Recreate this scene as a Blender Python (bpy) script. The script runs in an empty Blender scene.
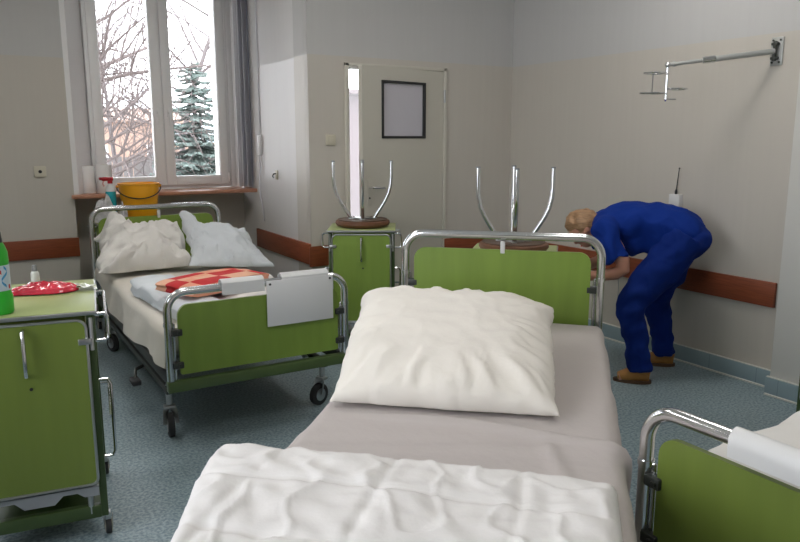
import bpy, bmesh, math, random
from mathutils import Vector, Matrix, noise
R = math.radians
sin, cos, pi = math.sin, math.cos, math.pi
S = bpy.context.scene
COL = S.collection
random.seed(7)

# ------------------------------------------------------------------ materials
def mat(name, col, rough=.5, metal=0., spec=.5, noise_amt=0., noise_scale=20., bump=0., bump_scale=60., stretch=None,
        sheen=0., coat=0., sss=0.):
    m = bpy.data.materials.new(name); m.use_nodes = True
    nt = m.node_tree; b = nt.nodes['Principled BSDF']
    b.inputs['Base Color'].default_value = (*col, 1)
    b.inputs['Roughness'].default_value = rough
    b.inputs['Metallic'].default_value = metal
    b.inputs['Specular IOR Level'].default_value = spec
    b.inputs['Sheen Weight'].default_value = sheen
    b.inputs['Coat Weight'].default_value = coat
    if sss:
        b.inputs['Subsurface Weight'].default_value = sss
        b.inputs['Subsurface Radius'].default_value = (.02, .008, .004)
    tc = nt.nodes.new('ShaderNodeTexCoord')
    mp = nt.nodes.new('ShaderNodeMapping')
    nt.links.new(tc.outputs['Object'], mp.inputs['Vector'])
    if stretch: mp.inputs['Scale'].default_value = stretch
    if noise_amt:
        n = nt.nodes.new('ShaderNodeTexNoise'); n.inputs['Scale'].default_value = noise_scale
        n.inputs['Detail'].default_value = 5
        nt.links.new(mp.outputs[0], n.inputs['Vector'])
        r = nt.nodes.new('ShaderNodeValToRGB')
        r.color_ramp.elements[0].position = .3; r.color_ramp.elements[1].position = .7
        r.color_ramp.elements[0].color = (*[c * (1 - noise_amt) for c in col], 1)
        r.color_ramp.elements[1].color = (*[min(1, c * (1 + noise_amt)) for c in col], 1)
        nt.links.new(n.outputs['Fac'], r.inputs['Fac'])
        nt.links.new(r.outputs['Color'], b.inputs['Base Color'])
    if bump:
        n2 = nt.nodes.new('ShaderNodeTexNoise'); n2.inputs['Scale'].default_value = bump_scale
        n2.inputs['Detail'].default_value = 6
        nt.links.new(mp.outputs[0], n2.inputs['Vector'])
        bp = nt.nodes.new('ShaderNodeBump'); bp.inputs['Strength'].default_value = bump
        bp.inputs['Distance'].default_value = .01
        nt.links.new(n2.outputs['Fac'], bp.inputs['Height'])
        nt.links.new(bp.outputs[0], b.inputs['Normal'])
    return m

def emis(name, col, s):
    m = bpy.data.materials.new(name); m.use_nodes = True
    nt = m.node_tree; nt.nodes.clear()
    e = nt.nodes.new('ShaderNodeEmission'); e.inputs[0].default_value = (*col, 1); e.inputs[1].default_value = s
    o = nt.nodes.new('ShaderNodeOutputMaterial'); nt.links.new(e.outputs[0], o.inputs[0])
    return m

def glass(name, tint=(1, 1, 1), frost=False):
    m = bpy.data.materials.new(name); m.use_nodes = True
    nt = m.node_tree; nt.nodes.clear()
    o = nt.nodes.new('ShaderNodeOutputMaterial')
    t = nt.nodes.new('ShaderNodeBsdfTransparent'); t.inputs[0].default_value = (*tint, 1)
    g = nt.nodes.new('ShaderNodeBsdfGlossy'); g.inputs['Roughness'].default_value = .02
    f = nt.nodes.new('ShaderNodeFresnel'); f.inputs[0].default_value = 1.45
    mx = nt.nodes.new('ShaderNodeMixShader')
    nt.links.new(f.outputs[0], mx.inputs[0]); nt.links.new(t.outputs[0], mx.inputs[1]); nt.links.new(g.outputs[0], mx.inputs[2])
    nt.links.new(mx.outputs[0], o.inputs[0])
    return m

def cloth_translucent(name, col, tr):
    m = bpy.data.materials.new(name); m.use_nodes = True
    nt = m.node_tree; b = nt.nodes['Principled BSDF']; o = nt.nodes['Material Output']
    b.inputs['Base Color'].default_value = (*col, 1); b.inputs['Roughness'].default_value = .85
    t = nt.nodes.new('ShaderNodeBsdfTranslucent'); t.inputs[0].default_value = (*col, 1)
    mx = nt.nodes.new('ShaderNodeMixShader'); mx.inputs[0].default_value = tr
    nt.links.new(b.outputs[0], mx.inputs[1]); nt.links.new(t.outputs[0], mx.inputs[2]); nt.links.new(mx.outputs[0], o.inputs[0])
    return m
def two_tone_wall(name, low, up, h):
    """oil paint dado below height h, matt emulsion above; faint vertical streaks"""
    m = bpy.data.materials.new(name); m.use_nodes = True
    nt = m.node_tree; b = nt.nodes['Principled BSDF']
    g = nt.nodes.new('ShaderNodeNewGeometry'); sp = nt.nodes.new('ShaderNodeSeparateXYZ')
    nt.links.new(g.outputs['Position'], sp.inputs[0])
    c = nt.nodes.new('ShaderNodeMath'); c.operation = 'GREATER_THAN'; c.inputs[1].default_value = h
    nt.links.new(sp.outputs['Z'], c.inputs[0])
    mp = nt.nodes.new('ShaderNodeMapping'); mp.inputs['Scale'].default_value = (18, 18, .8)
    nt.links.new(g.outputs['Position'], mp.inputs[0])
    n = nt.nodes.new('ShaderNodeTexNoise'); n.inputs['Scale'].default_value = 1.5; n.inputs['Detail'].default_value = 4
    nt.links.new(mp.outputs[0], n.inputs['Vector'])
    r = nt.nodes.new('ShaderNodeValToRGB'); r.color_ramp.elements[0].position = .3; r.color_ramp.elements[1].position = .7
    r.color_ramp.elements[0].color = (.975, .975, .975, 1); r.color_ramp.elements[1].color = (1.0, 1.0, 1.0, 1)
    nt.links.new(n.outputs['Fac'], r.inputs[0])
    mx = nt.nodes.new('ShaderNodeMix'); mx.data_type = 'RGBA'
    mx.inputs[6].default_value = (*low, 1); mx.inputs[7].default_value = (*up, 1)
    nt.links.new(c.outputs[0], mx.inputs[0])
    ml = nt.nodes.new('ShaderNodeMix'); ml.data_type = 'RGBA'; ml.blend_type = 'MULTIPLY'; ml.inputs[0].default_value = 1
    nt.links.new(mx.outputs[2], ml.inputs[6]); nt.links.new(r.outputs[0], ml.inputs[7])
    nt.links.new(ml.outputs[2], b.inputs['Base Color'])
    rr = nt.nodes.new('ShaderNodeMapRange'); rr.inputs['To Min'].default_value = .38; rr.inputs['To Max'].default_value = .8
    nt.links.new(c.outputs[0], rr.inputs[0]); nt.links.new(rr.outputs[0], b.inputs['Roughness'])
    b.inputs['Specular IOR Level'].default_value = .35
    return m

def floor_mat():
    m = bpy.data.materials.new('speckled vinyl'); m.use_nodes = True
    nt = m.node_tree; b = nt.nodes['Principled BSDF']
    g = nt.nodes.new('ShaderNodeNewGeometry')
    v = nt.nodes.new('ShaderNodeTexNoise'); v.inputs['Scale'].default_value = 75; v.inputs['Detail'].default_value = 3
    nt.links.new(g.outputs['Position'], v.inputs['Vector'])
    r = nt.nodes.new('ShaderNodeValToRGB')
    e = r.color_ramp.elements
    e[0].position = .36; e[0].color = (.18, .255, .30, 1)
    e[1].position = .64; e[1].color = (.41, .51, .545, 1)
    k = e.new(.5); k.color = (.29, .38, .42, 1)
    nt.links.new(v.outputs['Fac'], r.inputs[0])
    n = nt.nodes.new('ShaderNodeTexNoise'); n.inputs['Scale'].default_value = 1.7; n.inputs['Detail'].default_value = 5
    nt.links.new(g.outputs['Position'], n.inputs['Vector'])
    r2 = nt.nodes.new('ShaderNodeValToRGB'); r2.color_ramp.elements[0].position = .3; r2.color_ramp.elements[1].position = .7
    r2.color_ramp.elements[0].color = (.88, .88, .88, 1); r2.color_ramp.elements[1].color = (1, 1, 1, 1)
    nt.links.new(n.outputs['Fac'], r2.inputs[0])
    ml = nt.nodes.new('ShaderNodeMix'); ml.data_type = 'RGBA'; ml.blend_type = 'MULTIPLY'; ml.inputs[0].default_value = 1
    nt.links.new(r.outputs[0], ml.inputs[6]); nt.links.new(r2.outputs[0], ml.inputs[7])
    nt.links.new(ml.outputs[2], b.inputs['Base Color'])
    b.inputs['Roughness'].default_value = .36
    b.inputs['Specular IOR Level'].default_value = .4
    return m

def tile_mat():
    m = bpy.data.materials.new('skirting tile'); m.use_nodes = True
    nt = m.node_tree; b = nt.nodes['Principled BSDF']
    g = nt.nodes.new('ShaderNodeNewGeometry'); sp = nt.nodes.new('ShaderNodeSeparateXYZ')
    nt.links.new(g.outputs['Position'], sp.inputs[0])
    ad = nt.nodes.new('ShaderNodeMath'); ad.operation = 'ADD'
    nt.links.new(sp.outputs['X'], ad.inputs[0]); nt.links.new(sp.outputs['Y'], ad.inputs[1])
    fr = nt.nodes.new('ShaderNodeMath'); fr.operation = 'MODULO'; fr.inputs[1].default_value = .33
    nt.links.new(ad.outputs[0], fr.inputs[0])
    lt = nt.nodes.new('ShaderNodeMath'); lt.operation = 'LESS_THAN'; lt.inputs[1].default_value = .004
    nt.links.new(fr.outputs[0], lt.inputs[0])
    mx = nt.nodes.new('ShaderNodeMix'); mx.data_type = 'RGBA'
    mx.inputs[6].default_value = (.28, .37, .41, 1); mx.inputs[7].default_value = (.19, .26, .29, 1)
    nt.links.new(lt.outputs[0], mx.inputs[0]); nt.links.new(mx.outputs[2], b.inputs['Base Color'])
    b.inputs['Roughness'].default_value = .35
    return m

def check_mat():
    """red and peach check of the folded blanket"""
    m = bpy.data.materials.new('red check cotton'); m.use_nodes = True
    nt = m.node_tree; b = nt.nodes['Principled BSDF']
    uv = nt.nodes.new('ShaderNodeUVMap')
    c = nt.nodes.new('ShaderNodeTexChecker'); c.inputs['Scale'].default_value = 4
    c.inputs[1].default_value = (.58, .055, .06, 1); c.inputs[2].default_value = (.80, .46, .32, 1)
    nt.links.new(uv.outputs[0], c.inputs[0])
    c2 = nt.nodes.new('ShaderNodeTexChecker'); c2.inputs['Scale'].default_value = 2.5
    c2.inputs[1].default_value = (1, 1, 1, 1); c2.inputs[2].default_value = (1, .82, .80, 1)
    nt.links.new(uv.outputs[0], c2.inputs[0])
    ml = nt.nodes.new('ShaderNodeMix'); ml.data_type = 'RGBA'; ml.blend_type = 'MULTIPLY'; ml.inputs[0].default_value = 1
    nt.links.new(c.outputs[0], ml.inputs[6]); nt.links.new(c2.outputs[0], ml.inputs[7])
    nt.links.new(ml.outputs[2], b.inputs['Base Color'])
    b.inputs['Roughness'].default_value = .9; b.inputs['Specular IOR Level'].default_value = .1
    return m

M_wall = two_tone_wall('two tone wall paint', (.575, .54, .488), (.56, .555, .55), 2.105)
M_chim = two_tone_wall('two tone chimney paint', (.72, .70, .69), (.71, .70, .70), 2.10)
M_white = mat('white wall paint', (.66, .65, .62), .7)
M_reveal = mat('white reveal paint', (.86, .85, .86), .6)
M_ceil = mat('ceiling paint', (.78, .77, .74), .85)
M_floor = floor_mat()
M_tile = tile_mat()
M_grout = mat('white silicone', (.72, .72, .68), .5)
M_rail = mat('brown red rail board', (.25, .062, .024), .42, noise_amt=.18, noise_scale=8, stretch=(1, 1, 14))
M_pvc = mat('white pvc', (.92, .91, .92), .3)
M_sill = mat('terracotta sill', (.52, .25, .16), .3, noise_amt=.1)
M_glass = glass('window glass', (.96, .97, .98))
M_door = mat('cream door paint', (.60, .575, .505), .4)
M_frost = mat('frosted door glass', (.62, .60, .66), .25, bump=.3, bump_scale=40, stretch=(6, 6, .6))
M_black = mat('black plastic', (.018, .018, .02), .4)
M_rubber = mat('dark rubber', (.03, .03, .032), .7)
M_dark = mat('dark steel', (.045, .05, .045), .45, metal=.3)
M_chrome = mat('chrome', (.74, .75, .77), .16, metal=1)
M_chrome_dull = mat('dull steel', (.50, .51, .52), .34, metal=1)
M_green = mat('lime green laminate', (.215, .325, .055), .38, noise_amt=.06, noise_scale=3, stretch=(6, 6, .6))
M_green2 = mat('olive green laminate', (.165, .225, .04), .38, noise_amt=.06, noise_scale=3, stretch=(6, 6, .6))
M_top = mat('pale green table top', (.40, .47, .19), .35, noise_amt=.05, noise_scale=6)
M_dgreen = mat('dark green lacquer', (.055, .095, .03), .4)
M_base = mat('olive rail lacquer', (.085, .135, .045), .35)
M_grey = mat('grey plastic', (.30, .32, .34), .45)
M_armgrey = mat('silver grey paint', (.46, .47, .46), .35, metal=.35)
M_board = mat('white chart board', (.74, .74, .74), .35)
M_cream = mat('cream cotton sheet', (.74, .70, .63), .9, spec=.1, bump=.25, bump_scale=25, sheen=.1)
M_pillow = mat('ivory pillow cotton', (.85, .81, .75), .9, spec=.1, bump=.25, bump_scale=22, sheen=.15, noise_amt=.03, noise_scale=4)
M_white_c = mat('white cotton', (.78, .76, .73), .9, spec=.1, bump=.25, bump_scale=25, sheen=.1)
M_blue_c = mat('bluish white cotton', (.70, .74, .78), .9, spec=.1, bump=.25, bump_scale=25, sheen=.1)
M_quilt = mat('white quilted cotton', (.80, .78, .77), .9, spec=.1, bump=.3, bump_scale=20, sheen=.1)
M_lav = mat('grey lilac sheet', (.52, .475, .46), .9, spec=.1, bump=.2, bump_scale=30, sheen=.1)
M_matt = mat('mattress ticking', (.55, .54, .52), .9, spec=.1)
M_check = check_mat()
M_brown = mat('brown vinyl', (.15, .062, .03), .55, noise_amt=.15)
M_under = mat('dark plywood', (.10, .06, .04), .6)
M_orange = mat('orange bucket plastic', (.95, .43, .015), .35)
M_cyan = mat('cyan cleaning liquid', (.03, .42, .50), .15)
M_clear = mat('milky plastic', (.72, .74, .75), .3)
M_red = mat('red plastic', (.45, .02, .03), .35)
M_pink = mat('pink plastic', (.72, .40, .36), .4)
M_paper = mat('white paper towel', (.84, .83, .83), .9, bump=.15, bump_scale=60)
M_rag = mat('grey checked rag', (.55, .54, .56), .95, noise_amt=.25, noise_scale=30)
M_bottle = mat('bright green plastic', (.035, .50, .035), .3)
M_label = mat('pale blue label', (.62, .74, .82), .35)
M_lblue = mat('blue label print', (.06, .35, .62), .35)
M_lred = mat('red label print', (.62, .05, .04), .35)
M_foil = mat('red cellophane', (.62, .03, .06), .14, noise_amt=.35, noise_scale=14, coat=.6)
M_foil2 = mat('clear cellophane', (.62, .66, .52), .12, coat=.6)
M_blue = mat('royal blue scrubs', (.005, .030, .235), .85, spec=.15, bump=.2, bump_scale=30)
M_navy = mat('dark blue scrubs', (.005, .024, .185), .85, spec=.15, bump=.2, bump_scale=30)
M_skin = mat('skin', (.55, .27, .19), .5, sss=.1)
M_hair = mat('light brown hair', (.36, .21, .11), .55, noise_amt=.3, noise_scale=30, stretch=(1, 1, 4))
M_shoe = mat('tan leather', (.42, .20, .05), .5, noise_amt=.12)
M_sole = mat('brown sole', (.13, .07, .04), .6)
M_switch = mat('cream switch plastic', (.62, .58, .47), .4)
M_slatw = cloth_translucent('white slat fabric', (.90, .90, .92), .72)
M_slatg = cloth_translucent('grey slat fabric', (.62, .64, .74), .6)
M_bark = mat('tree bark', (.13, .105, .10), .9, noise_amt=.2, noise_scale=12)
M_twig = mat('grey twigs', (.16, .14, .14), .9)
M_needle = mat('spruce needles', (.13, .17, .155), .8, noise_amt=.5, noise_scale=14)
M_fence = mat('grey fence boards', (.17, .16, .155), .9, noise_amt=.1, stretch=(8, 1, 1))
M_bldg = mat('salmon render', (.36, .25, .20), .9, noise_amt=.05)
M_roof = mat('pale blue roof sheet', (.50, .60, .66), .6)
M_brick = mat('mauve brick', (.085, .062, .066), .9, noise_amt=.12, noise_scale=10)
M_ground = mat('winter ground', (.20, .18, .15), .95, noise_amt=.15)
M_added_lamp = emis('lamp diffuser', (1.0, .965, .91), 15.0)  # glow of the added ceiling lamps

# ------------------------------------------------------------------ mesh builder
class MB:
    def __init__(s): s.bm = bmesh.new()
    def _new(s, fn):
        n0 = len(s.bm.verts); fn(); s.bm.verts.ensure_lookup_table(); return list(s.bm.verts)[n0:]
    def box(s, c, d, bev=0., rot=None, seg=2):
        t = bmesh.new(); bmesh.ops.create_cube(t, size=1)
        for v in t.verts: v.co = Vector((v.co.x * d[0], v.co.y * d[1], v.co.z * d[2]))
        if bev: bmesh.ops.bevel(t, geom=list(t.edges), offset=min(bev, min(d) * .45), segments=seg, affect='EDGES', profile=.5)
        m = Matrix.Translation(Vector(c))
        if rot: m = m @ rot
        s.merge(t, m); return s
    def merge(s, t, m=None):
        mp = {}
        for v in t.verts: mp[v] = s.bm.verts.new(m @ v.co if m else v.co)
        for f in t.faces:
            try: s.bm.faces.new([mp[v] for v in f.verts])
            except ValueError: pass
        t.free()
    def rings(s, rings, cap=True, closed=False):
        vs = [[s.bm.verts.new(p) for p in r] for r in rings]
        n = len(vs[0]); m = len(vs)
        for i in range(m if closed else m - 1):
            a, b = vs[i], vs[(i + 1) % m]
            for j in range(n):
                s.bm.faces.new((a[j], a[(j + 1) % n], b[(j + 1) % n], b[j]))
        if cap and not closed:
            s.bm.faces.new(list(reversed(vs[0]))); s.bm.faces.new(vs[-1])
        return s
    def tube(s, pts, r, seg=10, closed=False, cap=True):
        """r: number or list of numbers / (ra, rb)"""
        P = [Vector(p) for p in pts]; n = len(P); out = []; up = None
        for i, p in enumerate(P):
            if closed: t = P[(i + 1) % n] - P[i - 1]
            else: t = P[min(i + 1, n - 1)] - P[max(i - 1, 0)]
            if t.length < 1e-9: t = Vector((0, 0, 1))
            t.normalize()
            if up is None:
                up = Vector((0, 0, 1)) if abs(t.z) < .9 else Vector((0, 1, 0))
            x = (up - t * up.dot(t)); x.normalize(); y = t.cross(x); up = x
            ri = r[i] if isinstance(r, (list, tuple)) else r
            ra, rb = ri if isinstance(ri, (list, tuple)) else (ri, ri)
            out.append([p + x * (ra * cos(2 * pi * k / seg)) + y * (rb * sin(2 * pi * k / seg)) for k in range(seg)])
        return s.rings(out, cap, closed)
    def cyl(s, a, b, r, seg=16, r2=None): return s.tube([a, b], [r, r if r2 is None else r2], seg)
    def lathe(s, prof, c=(0, 0, 0), seg=24, sx=1, sy=1):
        c = Vector(c)
        return s.rings([[c + Vector((max(r, 1e-4) * sx * cos(2 * pi * k / seg), max(r, 1e-4) * sy * sin(2 * pi * k / seg), z)) for k in range(seg)] for r, z in prof])
    def ball(s, c, d, seg=16, n=10, rot=None):
        t = bmesh.new(); bmesh.ops.create_uvsphere(t, u_segments=seg, v_segments=n, radius=1)
        m = Matrix.Translation(Vector(c)) @ (rot or Matrix.Identity(4)) @ Matrix.Diagonal((*d, 1))
        s.merge(t, m); return s
    def prism(s, outline, fn0, fn1):
        a = [s.bm.verts.new(fn0(p)) for p in outline]; b = [s.bm.verts.new(fn1(p)) for p in outline]
        n = len(a)
        for i in range(n): s.bm.faces.new((a[i], a[(i + 1) % n], b[(i + 1) % n], b[i]))
        s.bm.faces.new(list(reversed(a))); s.bm.faces.new(b); return s
    def panel(s, x0, x1, z0, z1, y, th, rad=(.02, .02, .02, .02)):
        """upright rounded board in the xz plane; rad = bl, br, tr, tl"""
        o = rrect(x0, x1, z0, z1, rad)
        return s.prism(o, lambda p: (p[0], y - th / 2, p[1]), lambda p: (p[0], y + th / 2, p[1]))
    def grid(s, g, wrap=False, uv=None):
        vs = [[s.bm.verts.new(p) for p in row] for row in g]
        n, m = len(vs), len(vs[0]); ul = None
        if uv is not None: ul = s.bm.loops.layers.uv.verify()
        for i in range(n - 1):
            for j in range(m - 1):
                f = s.bm.faces.new((vs[i][j], vs[i][j + 1], vs[i + 1][j + 1], vs[i + 1][j]))
                if ul:
                    for l, (a, b) in zip(f.loops, ((i, j), (i, j + 1), (i + 1, j + 1), (i + 1, j))):
                        l[ul].uv = (a / (n - 1) * uv[0], b / (m - 1) * uv[1])
        return vs
    def build(s, name, m, parent=None, smooth=True, ang=40):
        bmesh.ops.recalc_face_normals(s.bm, faces=s.bm.faces)
        me = bpy.data.meshes.new(name); s.bm.to_mesh(me); s.bm.free()
        me.materials.append(m)
        if smooth:
            me.shade_smooth(); me.set_sharp_from_angle(angle=R(ang))
        o = bpy.data.objects.new(name, me); COL.objects.link(o)
        if parent: o.parent = parent
        return o

def rrect(x0, x1, z0, z1, rad, n=6):
    if not isinstance(rad, (tuple, list)): rad = (rad,) * 4
    o = []
    for (cx, cz, a0), r in zip(((x0, z0, pi), (x1, z0, 1.5 * pi), (x1, z1, 0), (x0, z1, .5 * pi)), rad):
        sx = 1 if cx == x0 else -1; sz = 1 if cz == z0 else -1
        for k in range(n + 1):
            a = a0 + k / n * pi / 2
            o.append((cx + sx * r + r * cos(a), cz + sz * r + r * sin(a)))
    return o

def tag(o, label, cat, group=None, kind=None):
    o['label'] = label; o['category'] = cat
    if group: o['group'] = group
    if kind: o['kind'] = kind
    return o
def thing(name, label, cat, loc=(0, 0, 0), rz=0, group=None):
    o = bpy.data.objects.new(name, None); COL.objects.link(o)
    o.location = loc; o.rotation_euler = (0, 0, rz); o.empty_display_size = .1
    return tag(o, label, cat, group)
def struct(o): o['kind'] = 'structure'; return o
def copy_thing(o, loc, rz, label, group=None):
    def cp(x, par):
        c = x.copy(); COL.objects.link(c); c.parent = par
        for ch in x.children: cp(ch, c)
        return c
    r = cp(o, None); r.location = loc; r.rotation_euler = (0, 0, rz); r['label'] = label
    if group: r['group'] = group
    return r
def box(name, m, a, b, parent=None, bev=0.):
    c = [(p + q) / 2 for p, q in zip(a, b)]; d = [abs(q - p) for p, q in zip(a, b)]
    return MB().box(c, d, bev).build(name, m, parent, smooth=bool(bev))
def nz(p, s=1., seed=0.):
    return noise.noise(Vector((p[0] * s + seed * 17.3, p[1] * s - seed * 9.1, (p[2] if len(p) > 2 else 0) * s + seed * 5.7)))
def fold(p, s=1., seed=0.):
    """ridge noise: soft creases"""
    return 1 - abs(nz(p, s, seed)) * 2
def sstep(a, b, x):
    t = max(0, min(1, (x - a) / (b - a))); return t * t * (3 - 2 * t)

# ------------------------------------------------------------------ room shell
XR, YD, YW, XC, ZC = 4.114, 4.952, 6.15, 2.205, 3.15
XL, YB = -1.7, -1.6
struct(box('floor', M_floor, (XL - .2, YB - .2, -.1), (XR + .3, YW + 1.4, 0)))
struct(box('ceiling', M_ceil, (XL - .2, YB - .2, ZC), (XR + .3, YW + .6, ZC + .15)))
# right wall with its projecting pilaster
b = MB(); b.box((XR + .15, (YB + YD) / 2 + .1, ZC / 2), (.3, YD - YB + .4, ZC))
struct(b.build('wall_right', M_wall, smooth=False))
b = MB(); b.box((XR - .055, 1.4, ZC / 2), (.13, 1.93, ZC), .006)
struct(b.build('wall_right_pilaster', M_white, smooth=True))
# door wall (back)
DX0, DX1, DH = 2.50, 3.42, 2.06
b = MB()
b.box(((XC + DX0) / 2, YD + .125, ZC / 2), (DX0 - XC, .25, ZC))
b.box(((DX1 + XR + .3) / 2, YD + .125, ZC / 2), (XR + .3 - DX1, .25, ZC))
b.box(((DX0 + DX1) / 2, YD + .125, (DH + ZC) / 2), (DX1 - DX0, .25, ZC - DH))
struct(b.build('wall_back', M_wall, smooth=False))
# chimney side face / return wall between the bay and the door wall
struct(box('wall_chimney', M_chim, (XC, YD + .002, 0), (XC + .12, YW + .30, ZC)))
# window wall: pieces round the visible window and an added one
W1 = (.73, XC); W2 = (-1.30, -.05); SILL = 1.055; WTOP = 2.85
b = MB()
for x0, x1 in ((XL - .2, W2[0]), (W2[1], W1[0])):
    b.box(((x0 + x1) / 2, YW + .225, ZC / 2), (x1 - x0, .45, ZC))
for x0, x1 in (W1, W2):
    b.box(((x0 + x1) / 2, YW + .30 + .075, SILL / 2 - .015), (x1 - x0, .15, SILL - .03))
    b.box(((x0 + x1) / 2, YW + .225, (WTOP + ZC) / 2), (x1 - x0, .45, ZC - WTOP))
struct(b.build('wall_window', M_wall, smooth=False))
# bright splayed reveal on the left of the window
b = MB()
z0, z1 = SILL, WTOP
b.prism([(.728, YW - .003), (.765, YW - .003), (.955, YW + .40), (.728, YW + .40)], lambda p: (p[0], p[1], z0), lambda p: (p[0], p[1], z1))
struct(b.build('trim_1', M_reveal, smooth=False))
# unseen rest of the room
b = MB()
b.box((XL - .1, (YB + .6) / 2 - .1, ZC / 2), (.2, .8 - YB, ZC)); b.box((XL - .1, 4.45, ZC / 2), (.2, 3.9, ZC))
b.box((XL - .1, 1.6, .45), (.2, 1.9, .9)); b.box((XL - .1, 1.6, 2.95), (.2, 1.9, .4))
struct(b.build('wall_left', M_wall, smooth=False))
struct(box('wall_front', M_wall, (XL - .2, YB - .2, 0), (XR + .3, YB, ZC)))
# corridor behind the door
b = MB()
b.box((4.3, 7.5, .15), (4.0, .2, .3)); b.box((4.3, 7.5, 2.9), (4.0, .2, .5))
b.box((2.75, 7.5, 1.45), (.9, .2, 2.5)); b.box((5.4, 7.5, 1.45), (1.8, .2, 2.5))
struct(b.build('wall_corridor', M_white, smooth=False))
b = MB(); b.box((2.35, 7.0, 1.55), (.05, 1.2, 3.1)); b.box((6.3, 6.3, 1.55), (.1, 2.6, 3.1)); 
struct(b.build('wall_corridor_end', M_white, smooth=False))
struct(box('ceiling_corridor', M_ceil, (2.3, YD + .25, ZC), (6.35, 7.6, ZC + .1)))
struct(box('floor_corridor', M_floor, (XR + .3, YD, -.1), (6.35, 7.6, 0)))

# windows -----------------------------------------------------------
def window(idx, x0, x1, z0, z1, y, axis='x', mull=True, T=None):
    """white two-sash pvc window in the xz plane at depth y"""
    T = T or (lambda p: p)
    def fr(mb, a0, a1, c0, c1, w, d, yo):
        for (p, q) in (((a0, c0), (a0 + w, c1)), ((a1 - w, c0), (a1, c1)), ((a0 + w, c0), (a1 - w, c0 + w)), ((a0 + w, c1 - w), (a1 - w, c1))):
            cx, cz = (p[0] + q[0]) / 2, (p[1] + q[1]) / 2
            mb.box((cx, y + yo, cz), (q[0] - p[0], d, q[1] - p[1]), .006)
    root = None
    b = MB(); fr(b, x0, x1, z0, z1, .05, .09, .0)
    xm = (x0 + x1) / 2
    b.box((xm, y, (z0 + z1) / 2), (.035, .088, z1 - z0 - .09), .004)
    root = struct(b.build('window_%d' % idx, M_pvc))
    for k, (a0, a1) in enumerate(((x0 + .028, xm - .006), (xm + .006, x1 - .028))):
        b = MB(); fr(b, a0, a1, z0 + .03, z1 - .03, .078, .07, -.03)
        sh = b.build('sash', M_pvc, root)
        box('pane', M_glass, (a0 + .076, y - .032, z0 + .106), (a1 - .076, y - .022, z1 - .106), sh)
        hx = a1 - .04 if k == 0 else a0 + .04
        b = MB(); b.box((hx, y - .071, 1.72), (.026, .012, .07), .003); b.tube([(hx, y - .075, 1.72), (hx, y - .105, 1.72), (hx, y - .108, 1.70), (hx, y - .108, 1.61)], .0085, 8)
        b.build('window_handle', M_pvc, sh)
        b = MB()
        for zz in (z0 + .09, z1 - .12):
            xx = a0 + .002 if k == 0 else a1 - .002
            b.cyl((xx, y - .068, zz - .035), (xx, y - .068, zz + .035), .008, 10)
        b.build('hinge', M_pvc, sh)
    return root
w1 = window(1, .921, 2.094, SILL + .018, 2.852, YW + .33)
window(2, W2[0], W2[1], SILL + .018, 2.852, YW + .33)  # added window out of view, lets more skylight into the room
b = MB(); b.box((1.47, YW + .12, SILL), (1.50, .36, .032), .008)
for xx in (.735,): b.box((xx, YW - .035, SILL), (.06, .05, .032), .008)
struct(b.build('window_1_sill', M_sill))
b = MB(); b.box((-.675, YW + .12, SILL), (1.25, .36, .032), .008)  # sill of the added window
struct(b.build('window_2_sill', M_sill))
b = MB(); b.box((2.116, YW + .335, 1.95), (.044, .088, 1.78), .004); b.box((2.17, YW + .36, 1.95), (.07, .05, 1.78), .004)
struct(b.build('trim_2', M_reveal))
# corridor window
b = MB()
for cx, cz, dx, dz in ((3.22, 1.47, .06, 2.36), (4.48, 1.47, .06, 2.36), (3.85, .33, 1.2, .06), (3.85, 2.62, 1.2, .06), (4.05, 1.47, .05, 2.3)):
    b.box((cx, 7.5, cz), (dx, .08, dz), .005)
w3 = struct(b.build('window_3', M_pvc))
box('pane', M_glass, (3.25, 7.495, .36), (4.45, 7.505, 2.59), w3)
# added side window in the left wall, out of view, for extra skylight
b = MB()
for cy, cz, dy, dz in ((.68, 1.83, .06, 1.82), (2.52, 1.83, .06, 1.82), (1.6, .93, 1.8, .06), (1.6, 2.72, 1.8, .06), (1.6, 1.83, .06, 1.7)):
    b.box((XL - .1, cy, cz), (.08, dy, dz), .005)
w4 = struct(b.build('window_4', M_pvc))
box('pane', M_glass, (XL - .105, .7, .95), (XL - .095, 2.5, 2.7), w4)

# door --------------------------------------------------------------
b = MB()
b.box((DX0 + .016, YD + .10, DH / 2), (.032, .24, DH), .004); b.box((DX1 - .012, YD + .10, DH / 2), (.03, .24, DH), .004)
b.box(((DX0 + DX1) / 2, YD + .10, DH - .012), (DX1 - DX0, .24, .024), .004)
struct(b.build('door_frame', M_door))
dr = bpy.data.objects.new('door_1', None); COL.objects.link(dr); dr['kind'] = 'structure'
dr.location = (DX1 - .03, YD - .012, 0); dr.rotation_euler = (0, 0, R(11.5))
dw = .855
wx0, wx1, wz0, wz1 = -.665, -.205, 1.505, 1.935
b = MB()
for (a, c) in (((-dw, .01), (wx0, DH - .03)), ((wx1, .01), (0, DH - .03)), ((wx0, .01), (wx1, wz0)), ((wx0, wz1), (wx1, DH - .03))):
    b.box(((a[0] + c[0]) / 2, .02, (a[1] + c[1]) / 2), (c[0] - a[0], .04, c[1] - a[1]))
b.build('door_leaf', M_door, dr, smooth=False)
b = MB()
for (a, c) in (((wx0, wz0), (wx0 + .018, wz1)), ((wx1 - .018, wz0), (wx1, wz1)), ((wx0, wz0), (wx1, wz0 + .018)), ((wx0, wz1 - .018), (wx1, wz1))):
    b.box(((a[0] + c[0]) / 2, .016, (a[1] + c[1]) / 2), (c[0] - a[0], .054, c[1] - a[1]), .003)
b.build('window_frame', M_black, dr)
box('pane', M_frost, (wx0 + .015, .012, wz0 + .015), (wx1 - .015, .02, wz1 - .015), dr)
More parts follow.
